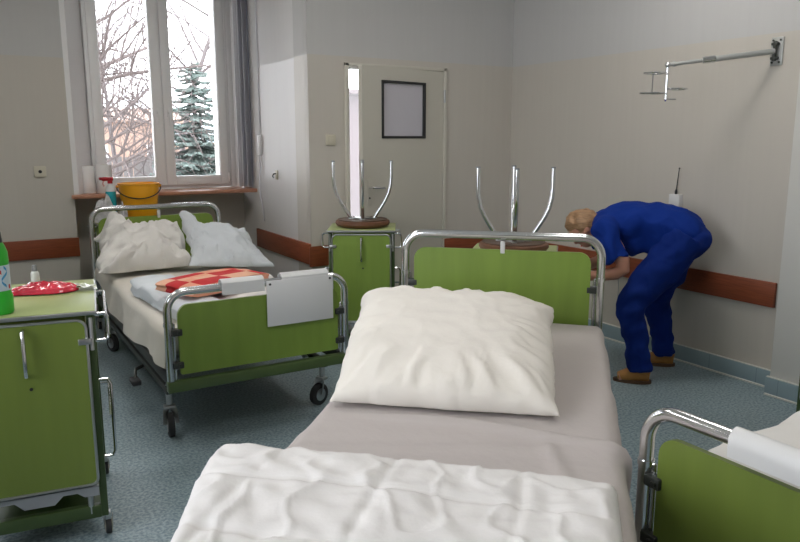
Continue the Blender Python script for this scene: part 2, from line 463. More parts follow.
b = MB(); b.box((-dw + .06, -.004, 1.10), (.035, .008, .2), .003)
pl = b.build('handle_plate', M_door, dr)
b = MB(); b.tube([(-dw + .06, -.008, 1.14), (-dw + .06, -.05, 1.14), (-dw + .075, -.058, 1.14), (-dw + .17, -.058, 1.135)], .009, 10)
b.build('door_handle', M_chrome, dr)
b = MB(); b.cyl((-dw + .06, -.010, 1.06), (-dw + .06, -.006, 1.06), .008, 10); b.build('keyhole', M_black, dr)
for zz in (.25, 1.84):
    b = MB(); b.cyl((.004, -.012, zz - .05), (.004, -.012, zz + .05), .009, 10); b.build('hinge', M_chrome_dull, dr)

# rails, skirting -----------------------------------------------------
n_tr = [2]
def rail(a, c, m=M_rail):
    n_tr[0] += 1
    d = [max(abs(q - p), .02) for p, q in zip(a, c)]
    return struct(MB().box([(p + q) / 2 for p, q in zip(a, c)], d, .004).build('trim_%d' % n_tr[0], m))
rail((XR - .025, 2.44, .50), (XR - .001, YD - .001, .652))
rail((3.41, YD - .022, .53), (XR - .03, YD - .001, .675))
rail((XC - .022, YD - .022, .545), (2.50, YD - .001, .70))
rail((XC - .022, YD - .001, .56), (XC - .001, YW - .06, .72))
rail((XL + .01, YW - .022, .585), (.735, YW - .001, .735))
b = MB(); b.box((XR - .011, (2.37 + YD) / 2, .055), (.022, YD - 2.37, .11), .004)
b.box((XR - .129, 1.4, .055), (.022, 1.95, .11), .004); b.box((XR - .065, 2.375, .055), (.13, .022, .11), .004)
struct(b.build('baseboard_right', M_tile))
b = MB(); b.box((XR - .024, (2.37 + YD) / 2, .006), (.012, YD - 2.40, .012), .003); b.box((XR - .142, 1.4, .006), (.012, 1.95, .012), .003)
b.box((XR - .012, (2.37 + YD) / 2, .112), (.016, YD - 2.40, .005)); b.box((XR - .130, 1.4, .112), (.016, 1.95, .005))
struct(b.build('baseboard_right_grout', M_grout))
b = MB(); b.box(((DX1 + XR) / 2, YD - .011, .055), (XR - DX1 - .05, .022, .11), .004); struct(b.build('baseboard_back', M_tile))
b = MB(); b.box((XC - .011, (YD + YW) / 2 + .1, .055), (.022, YW - YD + .2, .11), .004); struct(b.build('baseboard_chimney', M_tile))
b = MB(); b.box(((XL + .73) / 2, YW - .011, .055), (.73 - XL, .022, .11), .004); struct(b.build('baseboard_window', M_tile))

# ------------------------------------------------------------------ wall fittings
def plate_thing(name, label, cat, loc, axis, w=.08, rocker=True, m=M_switch):
    """square wall plate; axis is the outward direction"""
    t = thing(name, label, cat, loc, {'-y': 0, '-x': -pi / 2}[axis])
    MB().box((0, -.006, 0), (w, .012, w), .004).build('plate', m, t)
    if rocker: MB().box((0, -.014, 0), (w * .6, .008, w * .62), .003).build('rocker', m, t)
    else:
        b = MB(); b.lathe([(.0205, 0), (.0205, .004), (.017, .004), (.016, .001)], seg=18)
        o = b.build('socket', M_black, t); o.rotation_euler = (R(90), 0, 0); o.location = (0, -.0118, 0); o.scale = (.62, .62, .62)
    return t
plate_thing('light_switch', 'cream square light switch on the wall left of the door', 'switch', (2.378, YD, 1.493), '-y')
plate_thing('wall_socket', 'white wall socket with a dark hole left of the window', 'socket', (.502, YW, 1.255), '-y', .085, False)
t = thing('coat_hook', 'small metal hook plate on the white wall beside the window', 'hook', (XC, 5.61, 1.21), -pi / 2)
MB().box((0, -.005, 0), (.05, .01, .075), .003).build('plate', M_switch, t)
MB().tube([(0, -.008, .01), (0, -.03, .008), (0, -.04, -.01), (0, -.03, -.022)], .006, 8).build('peg', M_dark, t)
# roller-shutter strap and winder box
t = thing('shutter_strap', 'white shutter strap with its winder box right of the window', 'strap', (XC, 5.96, 0), -pi / 2)
b = MB(); b.box((0, -.006, 2.3), (.022, .004, 1.6)); b.build('strap', M_slatw, t)
MB().box((0, -.014, 1.45), (.05, .028, .17), .006).build('winder_box', M_pvc, t)
b = MB()
b.tube([(0, -.008, 1.37), (-.0, -.018, 1.2), (.01, -.03, 1.08), (.03, -.03, 1.0), (.05, -.02, .92), (.05, -.012, .80)], .006, 6); b.build('cord', M_slatw, t)
# bunched vertical slats at the right of the window
t = thing('vertical_blind', 'vertical blind slats bunched at the right side of the window', 'blind', (2.12, YW + .10, 0))
MB().box((-.35, .05, 2.80), (1.05, .04, .04), .004).build('head_rail', M_pvc, t)
for k in range(6):
    x = .012 + k * .014
    b = MB(); b.box((x, .03 - .018 * k, 1.93), (.075 if k % 2 else .095, .0025, 1.70), rot=Matrix.Rotation(R(40 + 25 * (k % 2)), 4, 'Z'))
    b.build('slat', M_slatg if k % 2 else M_slatw, t)
# radio box with antenna on the right wall
t = thing('antenna_box', 'small white box with a thin black antenna fixed to the right wall', 'receiver', (XR, 3.19, 1.07), -pi / 2)
MB().box((0, -.02, 0), (.085, .04, .13), .005).build('housing', M_board, t)
b = MB(); b.tube([(0, -.02, .066), (0, -.022, .085), (.004, -.024, .10)], [.009, .009, .005], 8); b.tube([(.004, -.024, .10), (.02, -.03, .235)], [.004, .003], 6); b.ball((.021, -.03, .238), (.006,) * 3, 8, 6)
b.build('antenna', M_black, t)
MB().box((.028, -.042, -.02), (.01, .004, .016), .001).build('button', M_black, t)
# hanging cord with plug, right wall
t = thing('hanging_cord', 'thin dark cord with a small plug hanging below the brown rail', 'cord', (XR - .012, 3.645, 0), -pi / 2)
MB().tube([(0, -.014, .50), (.004, -.006, .42), (.0, -.004, .33), (.002, -.004, .29)], .0025, 6).build('cord', M_grey, t)
MB().box((.002, -.006, .27), (.018, .014, .045), .004).build('plug', M_black, t)

# swing arm with bottle rings
B0 = Vector((XR, 2.575, 2.0)); T0 = Vector((3.66, 2.972, 1.935))
t = thing('infusion_arm', 'steel wall arm with hanging wire bottle rings high on right wall', 'infusion holder', tuple(B0))
d = T0 - B0
MB().box((-.006, 0, 0), (.012, .075, .16), .01).build('wall_plate', M_armgrey, t)
b = MB()
for zz in (-.04, .04):
    b.box((-.026, 0, zz), (.03, .04, .016), .004)
b.cyl((-.03, 0, -.055), (-.03, 0, .055), .011, 12)
for yy in (-.022, .022):
    for zz in (-.062, .062): b.cyl((-.01, yy, zz), (-.018, yy, zz), .006, 8)
b.build('pivot', M_dark, t)
s0 = Vector((-.03, 0, 0)); dd = (d - s0)
b = MB(); b.tube([s0, s0 + dd * .60], .0165, 14); b.build('outer_tube', M_armgrey, t)
b = MB(); b.tube([s0 + dd * .55, s0 + dd * .67], .0205, 14); b.build('collar', M_chrome, t)
b = MB(); b.tube([s0 + dd * .66, s0 + dd], .0115, 12); b.tube([s0 + dd * .93, s0 + dd * .95], .017, 12); b.build('inner_tube', M_armgrey, t)
b = MB(); b.ball(d, (.018,) * 3, 12, 8); b.tube([d + Vector((0, 0, .005)), d + Vector((0, 0, -.20)), d + Vector((.006, .008, -.207))], .007, 8); b.build('drop_rod', M_chrome, t)
def ringpts(c, r, n=24): return [c + Vector((r * cos(2 * pi * k / n), r * sin(2 * pi * k / n), 0)) for k in range(n)]
ax = Vector((.856, -.517, 0))
b = MB()
for off, zz, r in ((-.075, -.048, .062), (-.068, -.165, .055), (.062, -.140, .060), (-.125, -.165, .03)):
    c = d + ax * off + Vector((0, 0, zz)); b.tube(ringpts(c, r), .005, 8, closed=True)
    b.tube([d + Vector((0, 0, zz)), c - ax * (r if off > 0 else -r) * .98], .0035, 6)
b.tube([d - ax * .085 + Vector((0, 0, -.052)), d - ax * .085 + Vector((0, 0, -.165))], .004, 6)
b.tube([d + Vector((0, 0, -.2)), d + ax * .06 + Vector((0, 0, -.2))], .004, 6)
b.build('bottle_rings', M_chrome, t)

# ceiling lamps out of view, added to fill the room with light
def added_ceil_lamp(loc, rz, label):
    t = thing('ceiling_light', label, 'lamp', loc, rz)
    MB().box((0, 0, -.03), (.72, .42, .06), .008).build('housing', M_pvc, t)
    MB().box((0, 0, -.066), (.64, .36, .012), .004).build('diffuser', M_added_lamp, t)
    return t
added_ceil_lamp((3.12, 2.82, ZC), 0, 'ceiling lamp above the bent person near the right wall')  # set where the infusion arm's shadow points; also brightens the room
added_ceil_lamp((.9, 4.1, ZC), 0, 'ceiling lamp above the bed under the window')
added_ceil_lamp((1.2, .9, ZC), 0, 'ceiling lamp above the nearest bed')
added_ceil_lamp((-.5, 3.6, ZC), 0, 'ceiling lamp near the left wall')

# ------------------------------------------------------------------ beds
def arch(w, z0, z1, r, n=8):
    pts = [(-w / 2, 0, z0)]
    for k in range(n + 1):
        a = pi - k / n * pi / 2; pts.append((-w / 2 + r + r * cos(a), 0, z1 - r + r * sin(a)))
    for k in range(n + 1):
        a = pi / 2 - k / n * pi / 2; pts.append((w / 2 - r + r * cos(a), 0, z1 - r + r * sin(a)))
    pts.append((w / 2, 0, z0)); return pts

def bed_end(root, kind, y, w, ztop, zbot, zboard0, gap, face, gm):
    """kind: head or foot; face = +1 / -1 outward direction along y"""
    r = .0195
    b = MB(); b.tube([(p[0], y, p[2]) for p in arch(w, zbot, ztop, .09)], r, 14)
    fr = b.build(kind + '_frame', M_chrome, root)
    for sx in (-1, 1):
        b = MB()
        zc = zboard0 + (ztop - zboard0) * .62
        b.cyl((sx * w / 2, y, zc - .008), (sx * w / 2, y, zc + .008), r + .003, 14)
        b.tube([(sx * (w / 2 - .026), y + .004, zbot), (sx * (w / 2 - .026), y + .004, zc)], .006, 8)
        b.tube([(sx * w / 2, y, zc), (sx * (w / 2 - .026), y + .004, zc)], .005, 8)
        b.build('collar', M_chrome, fr)
    b = MB(); b.panel(-w / 2 + .045, w / 2 - .045, zboard0, ztop - gap, y, .018, (.012, .012, .055, .055))
    pn = b.build(kind + 'board', gm, root)
    if kind == 'head': MB().box((.01, y - .004, ztop - gap + .012), (.022, .016, .058), .004).build('support_clip', M_board, pn)
    for sx in (-1, 1):
        for zz in (zboard0 + .05, zboard0 + (ztop - zboard0) * .52):
            b = MB(); b.box((sx * (w / 2 - .036), y + face * .006, zz), (.05, .032, .032), .005); b.cyl((sx * (w / 2 - .045), y + face * .02, zz), (sx * (w / 2 - .045), y + face * .03, zz), .009, 10)
            b.build('bracket', M_dark, pn)
    return pn

def caster(root, x, y, rot, zt=.27, r=.0625):
    """fork, wheel with grey hub"""
    e = Matrix.Translation((x, y, 0)) @ Matrix.Rotation(rot, 4, 'Z')
    def T(p): return e @ Vector(p)
    b = MB()
    b.tube([T((0, 0, zt)), T((0, 0, .155))], .016, 12); 
    for sx in (-1, 1):
        b.tube([T((sx * .008, 0, .155)), T((sx * .021, .012, .13)), T((sx * .024, .03, .066))], [(.022, .005)] * 3, 8)
    b.box(T((0, .004, .152)), (.06, .045, .016), .005, rot=Matrix.Rotation(rot, 4, 'Z'))
    fk = b.build('caster', M_chrome_dull, root)
    b = MB()
    c = T((0, .03, r)); axv = (T((1, .03, r)) - c)
    b.tube([c - axv * .016, c - axv * .013, c + axv * .013, c + axv * .016], [r - .006, r, r, r - .006], 24)
    wl = b.build('wheel', M_rubber, fk)
    b = MB(); b.tube([c - axv * .019, c + axv * .019], .036, 18); b.build('hub', M_chrome_dull, wl)
    return fk

def make_bed(label, loc, rz, w=.93, L=2.2, head=1.0, foot=.79, zb=.46, foot_end=True, gm=M_green, crank=True):
    t = thing('hospital_bed', label, 'bed', loc, rz)
    h = L / 2
    bed_end(t, 'head', h, w, head, .33, max(zb, .55), .068, 1, gm)
    if foot_end: bed_end(t, 'foot', -h, w, foot, .36, .385, .062, -1, gm)
    # upper base frame
    for yy in ((-h, h) if foot_end else (h,)):
        MB().box((0, yy, .330), (w + .04, .045, .054), .006).build('end_rail', M_base, t)
    for sx in (-1, 1):
        MB().box((sx * (w / 2 - .02), 0, .335), (.035, L - .05, .06), .006).build('side_rail', M_dark, t)
    b = MB()
    for k in range(13): b.box((0, -h + .12 + k * (L - .24) / 12, zb - .025), (w - .06, .05, .014), .003)
    for sx in (-1, 1): b.box((sx * (w / 2 - .06), 0, zb - .045), (.03, L - .12, .03), .004)
    for sx in (-1, 1):
        for yy in (-h + .3, 0, h - .3): b.box((sx * (w / 2 - .06), yy, .405), (.025, .04, .10), .003)
    b.build('slat_platform', M_grey, t)
    # underframe
    b = MB()
    yc = h - .23; xc = w / 2 - .035
    for sx in (-1, 1): b.box((sx * xc, 0, .245), (.04, 2 * yc + .08, .04), .004)
    for sy in (-1, 1): b.box((0, sy * yc, .245), (2 * xc, .04, .04), .004)
    b.build('underframe', M_dark, t)
    b = MB()
    for sx in (-1, 1):
        b.tube([(sx * (xc - .05), -yc + .1, .25), (sx * (xc - .05), -.15, .345)], .014, 8)
        b.tube([(sx * (xc - .05), .15, .25), (sx * (xc - .05), yc - .1, .345)], .014, 8)
    b.tube([(-xc + .05, -.15, .33), (xc - .05, -.15, .33)], .014, 8); b.tube([(-xc + .05, .15, .26), (xc - .05, .15, .26)], .014, 8)
    b.build('lift_linkage', M_chrome_dull, t)
    for i, (sx, sy) in enumerate(((-1, -1), (1, -1), (-1, 1), (1, 1))):
        caster(t, sx * xc, sy * yc, R((172, 112, 200, 160)[i]))
    b = MB(); b.tube([(-xc, -.35, .235), (-xc - .07, -.40, .225), (-xc - .085, -.45, .19)], .009, 8)
    pd = b.build('brake_pedal', M_dark, t)
    b = MB(); b.box((-xc - .087, -.47, .182), (.05, .10, .03), .01); b.build('pedal_pad', M_rubber, pd)
    return t

XA = (.76 + 1.69) / 2
bedA = make_bed('green hospital bed under the window with white chart board on its footboard', (XA, 4.48, 0), 0)
# nearest bed
CB = Vector((2.135, 2.621, 0)); AZ = R(44.5)
U = Vector((cos(AZ), -sin(AZ), 0)); HD = Vector((sin(AZ), cos(AZ), 0))
def PB(u, v, z): return CB + U * u - HD * v + Vector((0, 0, z))
LB = 2.25
make_bed('nearest green hospital bed seen from its foot end with big ivory pillow', tuple(PB(0, LB / 2, 0)), -AZ, .92, LB, 1.055, zb=.52, foot_end=False)
# bed at lower right, head to the right wall
XF, YC_ = 1.510, .748
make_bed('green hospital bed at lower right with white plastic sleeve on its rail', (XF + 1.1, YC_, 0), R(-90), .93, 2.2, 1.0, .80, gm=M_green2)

# ------------------------------------------------------------------ bedding helpers
def mattress(label, loc, rz, w, L, z0, z1):
    t = MB().box((0, 0, (z0 + z1) / 2), (w, L, z1 - z0), .04, seg=4).build('mattress', M_matt)
    t.location = loc; t.rotation_euler = (0, 0, rz)
    return tag(t, label, 'mattress')

def drape(s, half, r, off=0.):
    """arc length s across a mattress -> (x, dz, nx, nz)"""
    sg = 1 if s >= 0 else -1; a = abs(s); h = half - r
    if a <= h: return s, 0., 0., 1.
    q = a - h
    if q <= r * pi / 2:
        th = q / r; return sg * (h + r * sin(th)), r * cos(th) - r, sg * sin(th), cos(th)
    return sg * half, -r - (q - r * pi / 2), sg * 1., 0.

def soft_sheet(name, m, label, cat, T, half, v0, v1, ztop, hangL, hangR, th=.006, ns=64, nv=80, amp=.008, seed=1, r=.035,
               fn=None, foot=None, uv=None, group=None, rip=.003):
    """sheet draped across a mattress; T maps (u, v, z) to world; v runs from head to foot"""
    top, bot = [], []
    for j in range(nv + 1):
        fv = j / nv; v = v0 + (v1 - v0) * fv
        rowt, rowb = [], []
        hl = hangL(v) if callable(hangL) else hangL; hr = hangR(v) if callable(hangR) else hangR
        sl, sr = -(half + hl - r * .43), (half + hr - r * .43)
        for i in range(ns + 1):
            s = sl + (sr - sl) * i / ns
            x, dz, nx, nzv = drape(s, half, r)
            p = (s, v, 0)
            w = amp * (.8 * nz(p, 3.1, seed) + .5 * nz(p, 7.3, seed + 1)) + amp * .9 * max(0, fold(p, 2.2, seed + 2) - .75) * 4 * .6
            side = abs(nx)
            w += side * (.022 * sin(v * 9 + seed) * min(1, max(0, -dz) / .25) + .018 * nz(p, 4, seed + 5) * min(1, max(0, -dz) / .12) + rip * sin(v * 23 - dz * 16 + seed) * min(1, max(0, -dz) / .2) + .05 * max(0, -dz) + .004)
            zz = ztop + dz
            vv = v
            if fn:
                w += fn(s, v, fv)
            rowt.append(T(x + nx * (w + th), vv, zz + nzv * (w + th) - 0 * side))
            rowb.append(T(x + nx * w, vv, zz + nzv * w))
        top.append(rowt); bot.append(rowb)
    b = MB(); vt = b.grid(top, uv=uv); vb = b.grid(bot, uv=uv)
    n, k = len(vt), len(vt[0])
    for i in range(n - 1):
        b.bm.faces.new((vt[i][0], vt[i + 1][0], vb[i + 1][0], vb[i][0])); b.bm.faces.new((vt[i][-1], vb[i][-1], vb[i + 1][-1], vt[i + 1][-1]))
    for j in range(k - 1):
        b.bm.faces.new((vt[0][j], vb[0][j], vb[0][j + 1], vt[0][j + 1])); b.bm.faces.new((vt[-1][j], vt[-1][j + 1], vb[-1][j + 1], vb[-1][j]))
    o = b.build(name, m, ang=75)
    return tag(o, label, cat, group)

def pillow(name, m, label, cat, corners, th, n=44, wr=.010, seed=1, flat=.35, pinch=.06, bump=None, powr=.5, crown=1., warp=None):
    """stuffed cushion between four 3-D corners (fl, fr, br, bl)"""
    fl, fr, br, bl = [Vector(c) for c in corners]
    nrm = ((fr - fl).cross(bl - fl)).normalized()
    if nrm.z < 0: nrm = -nrm
    def P(a, c): return (fl * (1 - a) + fr * a) * (1 - c) + (bl * (1 - a) + br * a) * c
    g1, g2 = [], []
    ctr = P(.5, .5)
    for j in range(n + 1):
        r1, r2 = [], []
        for i in range(n + 1):
            a = .5 - .5 * cos(pi * i / n) if True else i / n
            c = .5 - .5 * cos(pi * j / n)
            a = .6 * a + .4 * i / n; c = .6 * c + .4 * j / n
            x, y = 2 * a - 1, 2 * c - 1
            p = P(a, c)
            # edges bow inwards between the corners
            p = p + (ctr - p) * pinch * ((1 - x * x) * y * y + (1 - y * y) * x * x)
            p = p + Vector((nz((x * 3, y * 3, 0), 1.2, seed + 6), nz((x * 3, y * 3, 4), 1.2, seed + 7), 0)) * wr * 1.3 + Vector((nz((x * 9, y * 9, 0), 1.2, seed + 8), nz((x * 9, y * 9, 4), 1.2, seed + 9), 0)) * wr * .6
            h = max(0, (1 - abs(x) ** 2.6)) ** powr * max(0, (1 - abs(y) ** 2.6)) ** powr
            e = min(1 - abs(x), 1 - abs(y))
            q = (p.x, p.y, p.z)
            # radial creases near the rim, soft dents on the crown
            ang_ = math.atan2(y, x)
            cre = (nz((cos(ang_) * 4, sin(ang_) * 4, e), 1.6, seed) + .6 * nz((cos(ang_) * 9, sin(ang_) * 9, e * 2), 1.6, seed + 3)) * sstep(0, .10, e) * (1 - sstep(.18, .5, e))
            w = wr * (1.7 * cre + crown * (1.2 * nz(q, 6, seed) * h + .9 * nz(q, 13, seed + 2) * h ** .3 + .9 * max(0, fold(q, 5, seed + 4) - .8) * 5 * h))
            if bump: w += bump(x, y)
            if warp: p = p + Vector(warp(x, y))
            r1.append(p + nrm * (th * (1 - flat) * h + w * (1 if e > 0 else 0)))
            r2.append(p - nrm * (th * flat * h))
        g1.append(r1); g2.append(r2)
    b = MB(); v1 = b.grid(g1); v2 = b.grid(g2)
    bmesh.ops.remove_doubles(b.bm, verts=b.bm.verts, dist=.0008)
    o = b.build(name, m, ang=80)
    return tag(o, label, cat)

# --- bed under the window
mattress('grey mattress under the cream sheet of the window bed', (XA, 4.48, 0), 0, .88, 2.08, .46, .59)
def TA(u, v, z): return Vector((XA + u, 5.53 - v, z))
soft_sheet('bed_sheet', M_cream, 'cream sheet sagging over the side of the window bed', 'sheet', TA, .46, .0, 2.08, .592,
           lambda v: .10 + .12 * sstep(0, .9, v) - .03 * sstep(1.3, 2.0, v), .12, amp=.006, seed=3)
pillow('pillow', M_white_c, 'crumpled white pillow at left of the window bed headboard', 'pillow',
       [(.69, 4.86, .66), (1.30, 4.93, .65), (1.35, 5.42, .82), (.76, 5.44, .82)], .24, wr=.025, seed=4, flat=.3, crown=1.5, warp=lambda x, y: (-.02 * math.exp(-((x + 1) ** 2 + (y + .6) ** 2) / .2), -.03 * math.exp(-((x + .8) ** 2 + (y + .9) ** 2) / .3), .055 * math.exp(-((x + .62) ** 2 + (y - .9) ** 2) / .035) - .03 * math.exp(-((x + .95) ** 2 + (y - .8) ** 2) / .05)),
       bump=lambda x, y: .06 * math.exp(-((x + .6) ** 2 + (y - .75) ** 2) / .06) - .03 * math.exp(-((x + .25) ** 2 + (y - .55) ** 2) / .05))
pillow('pillow', M_blue_c, 'bluish white pillow with a peaked corner on the window bed', 'pillow',
       [(1.25, 4.80, .66), (1.80, 4.70, .62), (1.76, 5.30, .80), (1.36, 5.40, .86)], .17, wr=.022, seed=8, warp=lambda x, y: (-.02 * math.exp(-((x + .85) ** 2 + (y - .95) ** 2) / .08), 0, .115 * math.exp(-((x + .85) ** 2 + (y - .95) ** 2) / .07)), flat=.35, pinch=.08,
       bump=lambda x, y: .03 * math.exp(-((x - .2) ** 2 + (y - .1) ** 2) / .3) - .05 * math.exp(-((x + .2) ** 2 + (y - .8) ** 2) / .06))

def folded(name, m, label, cat, c, rz, lx, ly, z0, layers, lh, seed=1, n=26, amp=.008, uv=None, round_left=True, group=None):
    """a cloth folded in layers, the fold rounding off at -x"""
    t = MB(); e = Matrix.Translation(Vector(c)) @ Matrix.Rotation(rz, 4, 'Z')
    h = layers * lh
    top, m_ = [], n
    # closed loft of cross sections along y
    rows = []
    ncs = 40
    for j in range(m_ + 1):
        y = -ly / 2 + ly * j / m_
        row = []
        edge = 1 - .12 * (abs(2 * j / m_ - 1)) ** 6
        for i in range(ncs):
            a = 2 * pi * i / ncs
            # superellipse
            ca, sa = cos(a), sin(a); pw = .45
            x = lx / 2 * math.copysign(abs(ca) ** pw, ca); z = h / 2 * math.copysign(abs(sa) ** pw, sa) * edge + h / 2
            q = (x, y, z)
            # crease lines between the layers at the sides
            if abs(ca) > .5:
                k = z / lh; x -= math.copysign(.012 * (abs((k % 1) - .5) * 2) ** 3, ca)
            wob = amp * (nz(q, 5, seed) + .6 * nz(q, 11, seed + 1)) * (1 if sa > -.2 else 0)
            x += math.copysign(.012, ca) * nz((0, y, 0), 6, seed + 3)
            row.append(e @ Vector((x, y + .01 * nz((x, 0, z), 5, seed), z0 + z + wob)))
        rows.append(row)
    ul = t.bm.loops.layers.uv.verify() if uv else None
    vs = [[t.bm.verts.new(p) for p in r] for r in rows]
    for j in range(m_):
        for i in range(ncs):
            f = t.bm.faces.new((vs[j][i], vs[j][(i + 1) % ncs], vs[j + 1][(i + 1) % ncs], vs[j + 1][i]))
            if ul:
                for l, (jj, ii) in zip(f.loops, ((j, i), (j, i + 1), (j + 1, i + 1), (j + 1, i))):
                    xx = (cos(2 * pi * ii / ncs)); l[ul].uv = ((xx * .5 + .5) * uv[0], jj / m_ * uv[1])
    t.bm.faces.new(list(reversed(vs[0]))); t.bm.faces.new(vs[-1])
    o = t.build(name, m, ang=70)
    return tag(o, label, cat, group)
folded('folded_quilt', M_blue_c, 'white quilt folded along the left edge of the window bed', 'quilt', (.935, 3.90, 0), R(4), .26, .92, .60, 2, .05, 2, amp=.032)
folded('folded_quilt', M_white_c, 'white quilt folded under the red checked blanket', 'quilt', (1.30, 3.90, 0), R(2), .50, .80, .60, 2, .05, 5, amp=.026)
folded('folded_blanket', M_check, 'red and peach checked blanket folded behind the footboard rail', 'blanket', (1.10, 3.76, 0), R(24), .54, .30, .712, 2, .035, 9, amp=.008, uv=(1.0, .7))

# chart board and plastic sleeves over the footboard tube of the window bed
YF = 4.48 - 1.1
t = thing('chart_board', 'white chart board hooked over the footboard rail of the window bed', 'board', (1.425, YF, 0))
b = MB()
b.box((0, -.030, .685), (.365, .006, .235), .002)
b.build('board', M_board, t)
b = MB()
prof = [(-.027, .79), (-.026, .812), (-.012, .826), (.008, .828), (.024, .818), (.028, .80), (.028, .76)]
o = [Vector((-.12, y, z)) for y, z in prof]
def strip(b, prof, x0, x1, th=.004):
    out = []
    for i, (y, z) in enumerate(prof):
        a = prof[max(i - 1, 0)]; c = prof[min(i + 1, len(prof) - 1)]
        tx, tz = c[0] - a[0], c[1] - a[1]; l = math.hypot(tx, tz); nx, nzv = -tz / l, tx / l
        out.append(((y, z), (y + nx * th, z + nzv * th)))
    rings_ = [[(x0, p[0], p[1]), (x1, p[0], p[1]), (x1, q[0], q[1]), (x0, q[0], q[1])] for p, q in out]
    b.rings(rings_)
strip(b, prof, -.10, .16); b.build('hook_lip', M_board, t)
for sx in (-1, 1): MB().cyl((sx * .165, -.033, .785), (sx * .165, -.036, .785), .006, 10).build('rivet', M_black, t)
prof2 = [(-.026, .755), (-.026, .79), (-.025, .812), (-.012, .824), (.008, .826), (.022, .816), (.026, .80), (.026, .77)]
b = MB(); strip(b, prof2, -.108, .108)
o = b.build('rail_sleeve', M_board); o.location = (1.125, YF, 0)
tag(o, 'white plastic sleeve clipped over the rail left of the chart board', 'sleeve')
b = MB(); strip(b, [(-.024, .762), (-.025, .79), (-.024, .81), (-.014, .823), (0, .828), (.014, .823), (.024, .81), (.025, .79), (.024, .765)], -.33, .33)
o = b.build('rail_sleeve', M_board); o.location = (XF, .632, .0); o.rotation_euler = (0, 0, R(-90))
tag(o, 'white plastic sleeve over the footboard rail of the lower right bed', 'sleeve')

# --- nearest bed
MH = .66
mattress('grey mattress of the nearest bed hidden under the lilac sheet', tuple(PB(.01, 1.13, 0)), -AZ, .88, 2.10, .50, MH - .012)
def TB(u, v, z): return PB(u + .02, v, z)
def fnB(s, v, fv):
    w = 0
    # long crease where the sheet was pulled down below the pillow
    w += .020 * math.exp(-((v - 1.335 - .16 * max(0, s) + .02 * nz((s, v, 0), 3, 7)) / .020) ** 2) * sstep(-.40, -.1, s)
    w -= .008 * math.exp(-((v - 1.295 - .16 * max(0, s)) / .03) ** 2) * sstep(0, .3, s)
    w += .010 * math.exp(-((s - .30 - .25 * (v - 1.6)) / .018) ** 2) * sstep(1.35, 1.5, v)
    w += .006 * math.exp(-((v - 1.52 + .22 * s) / .03) ** 2)
    return w
soft_sheet('bed_sheet', M_lav, 'grey lilac sheet hanging over both sides of the nearest bed', 'sheet', TB, .455, .05, 2.20, MH - .01,
           .34, lambda v: .40 + .03 * sin(v * 4), amp=.004, rip=.010, seed=11, ns=90, nv=110, fn=fnB)
pillow('pillow', M_pillow, 'big ivory pillow in the middle of the nearest bed', 'pillow',
       [(.930, 1.975, .682), (1.462, 1.505, .682), (2.06, 2.17, .80), (1.50, 2.80, .80)], (.178), n=72, wr=.0105, seed=13, flat=.25, pinch=.02, powr=.40, crown=.35)
# quilt with a thick folded front edge
def quilt_near():
    ns, nv = 110, 70
    half, r = .68, .06
    v0, v1 = 1.70, 2.32
    def mid(s, v): 
        q = (s, v, 0)
        w = .009 * nz(q, 4, 21) + .008 * nz(q, 9, 22) + .007 * max(0, fold(q, 2.6, 23) - .72) * 2.5 + .007 * nz(q, 19, 24) + .010 * max(0, fold(q, 7, 26) - .78) * 3
        # stitched quilting channels
        w -= .010 * math.exp(-((v - v0 - .20 - .03 * nz(q, 2, 29)) / .012) ** 2) + .010 * math.exp(-((v - v0 - .42) / .012) ** 2)
        w -= .006 * math.exp(-(((s + 3.05 + .02 * nz(q, 3, 27)) % .31 - .155) / .012) ** 2)
        return w
    b = MB(); rows_t, rows_b = [], []
    for j in range(nv + 1):
        fv = j / nv
        rt_, rb_ = [], []
        for i in range(ns + 1):
            s0 = -.60 + .26 * sstep(0, 1, fv * .9) * .62; s = s0 + (.43 - s0) * i / ns
            tilt = 0        # front edge runs at a slight slant
            v = v0 + tilt * 0 + (v1 - v0) * fv + (1 - fv) * (.012 * nz((s, 0, 0), 4, 31) - .01)
            e = min(fv * (v1 - v0), (1 - fv) * .3 + .05)
            ee = min(1, max(0, i / ns * 1.15) / .05) ; e2 = min(1, (1 - i / ns) * 1.15 / .05)
            puff = (1 - (1 - min(1, e / .05)) ** 2) ** .5 * (1 - (1 - ee) ** 2) ** .5 * (1 - (1 - e2) ** 2) ** .5
            x, dz, nx, nzv = drape(s, half, r)
            h = .046 * puff + mid(s, v) * puff
            if abs(nx) > 0: h += abs(nx) * .02 * sin(v * 11)
            rt_.append(TB(x + nx * h, v, MH + .008 + dz + nzv * h))
            rb_.append(TB(x + nx * .001, v, MH + .008 + dz + nzv * .001))
        rows_t.append(rt_); rows_b.append(rb_)
    b.grid(rows_t); b.grid(rows_b)
    bmesh.ops.remove_doubles(b.bm, verts=b.bm.verts, dist=.0015)
    return tag(b.build('quilt', M_quilt, ang=80), 'white quilt folded across the foot of the nearest bed', 'quilt')
quilt_near()

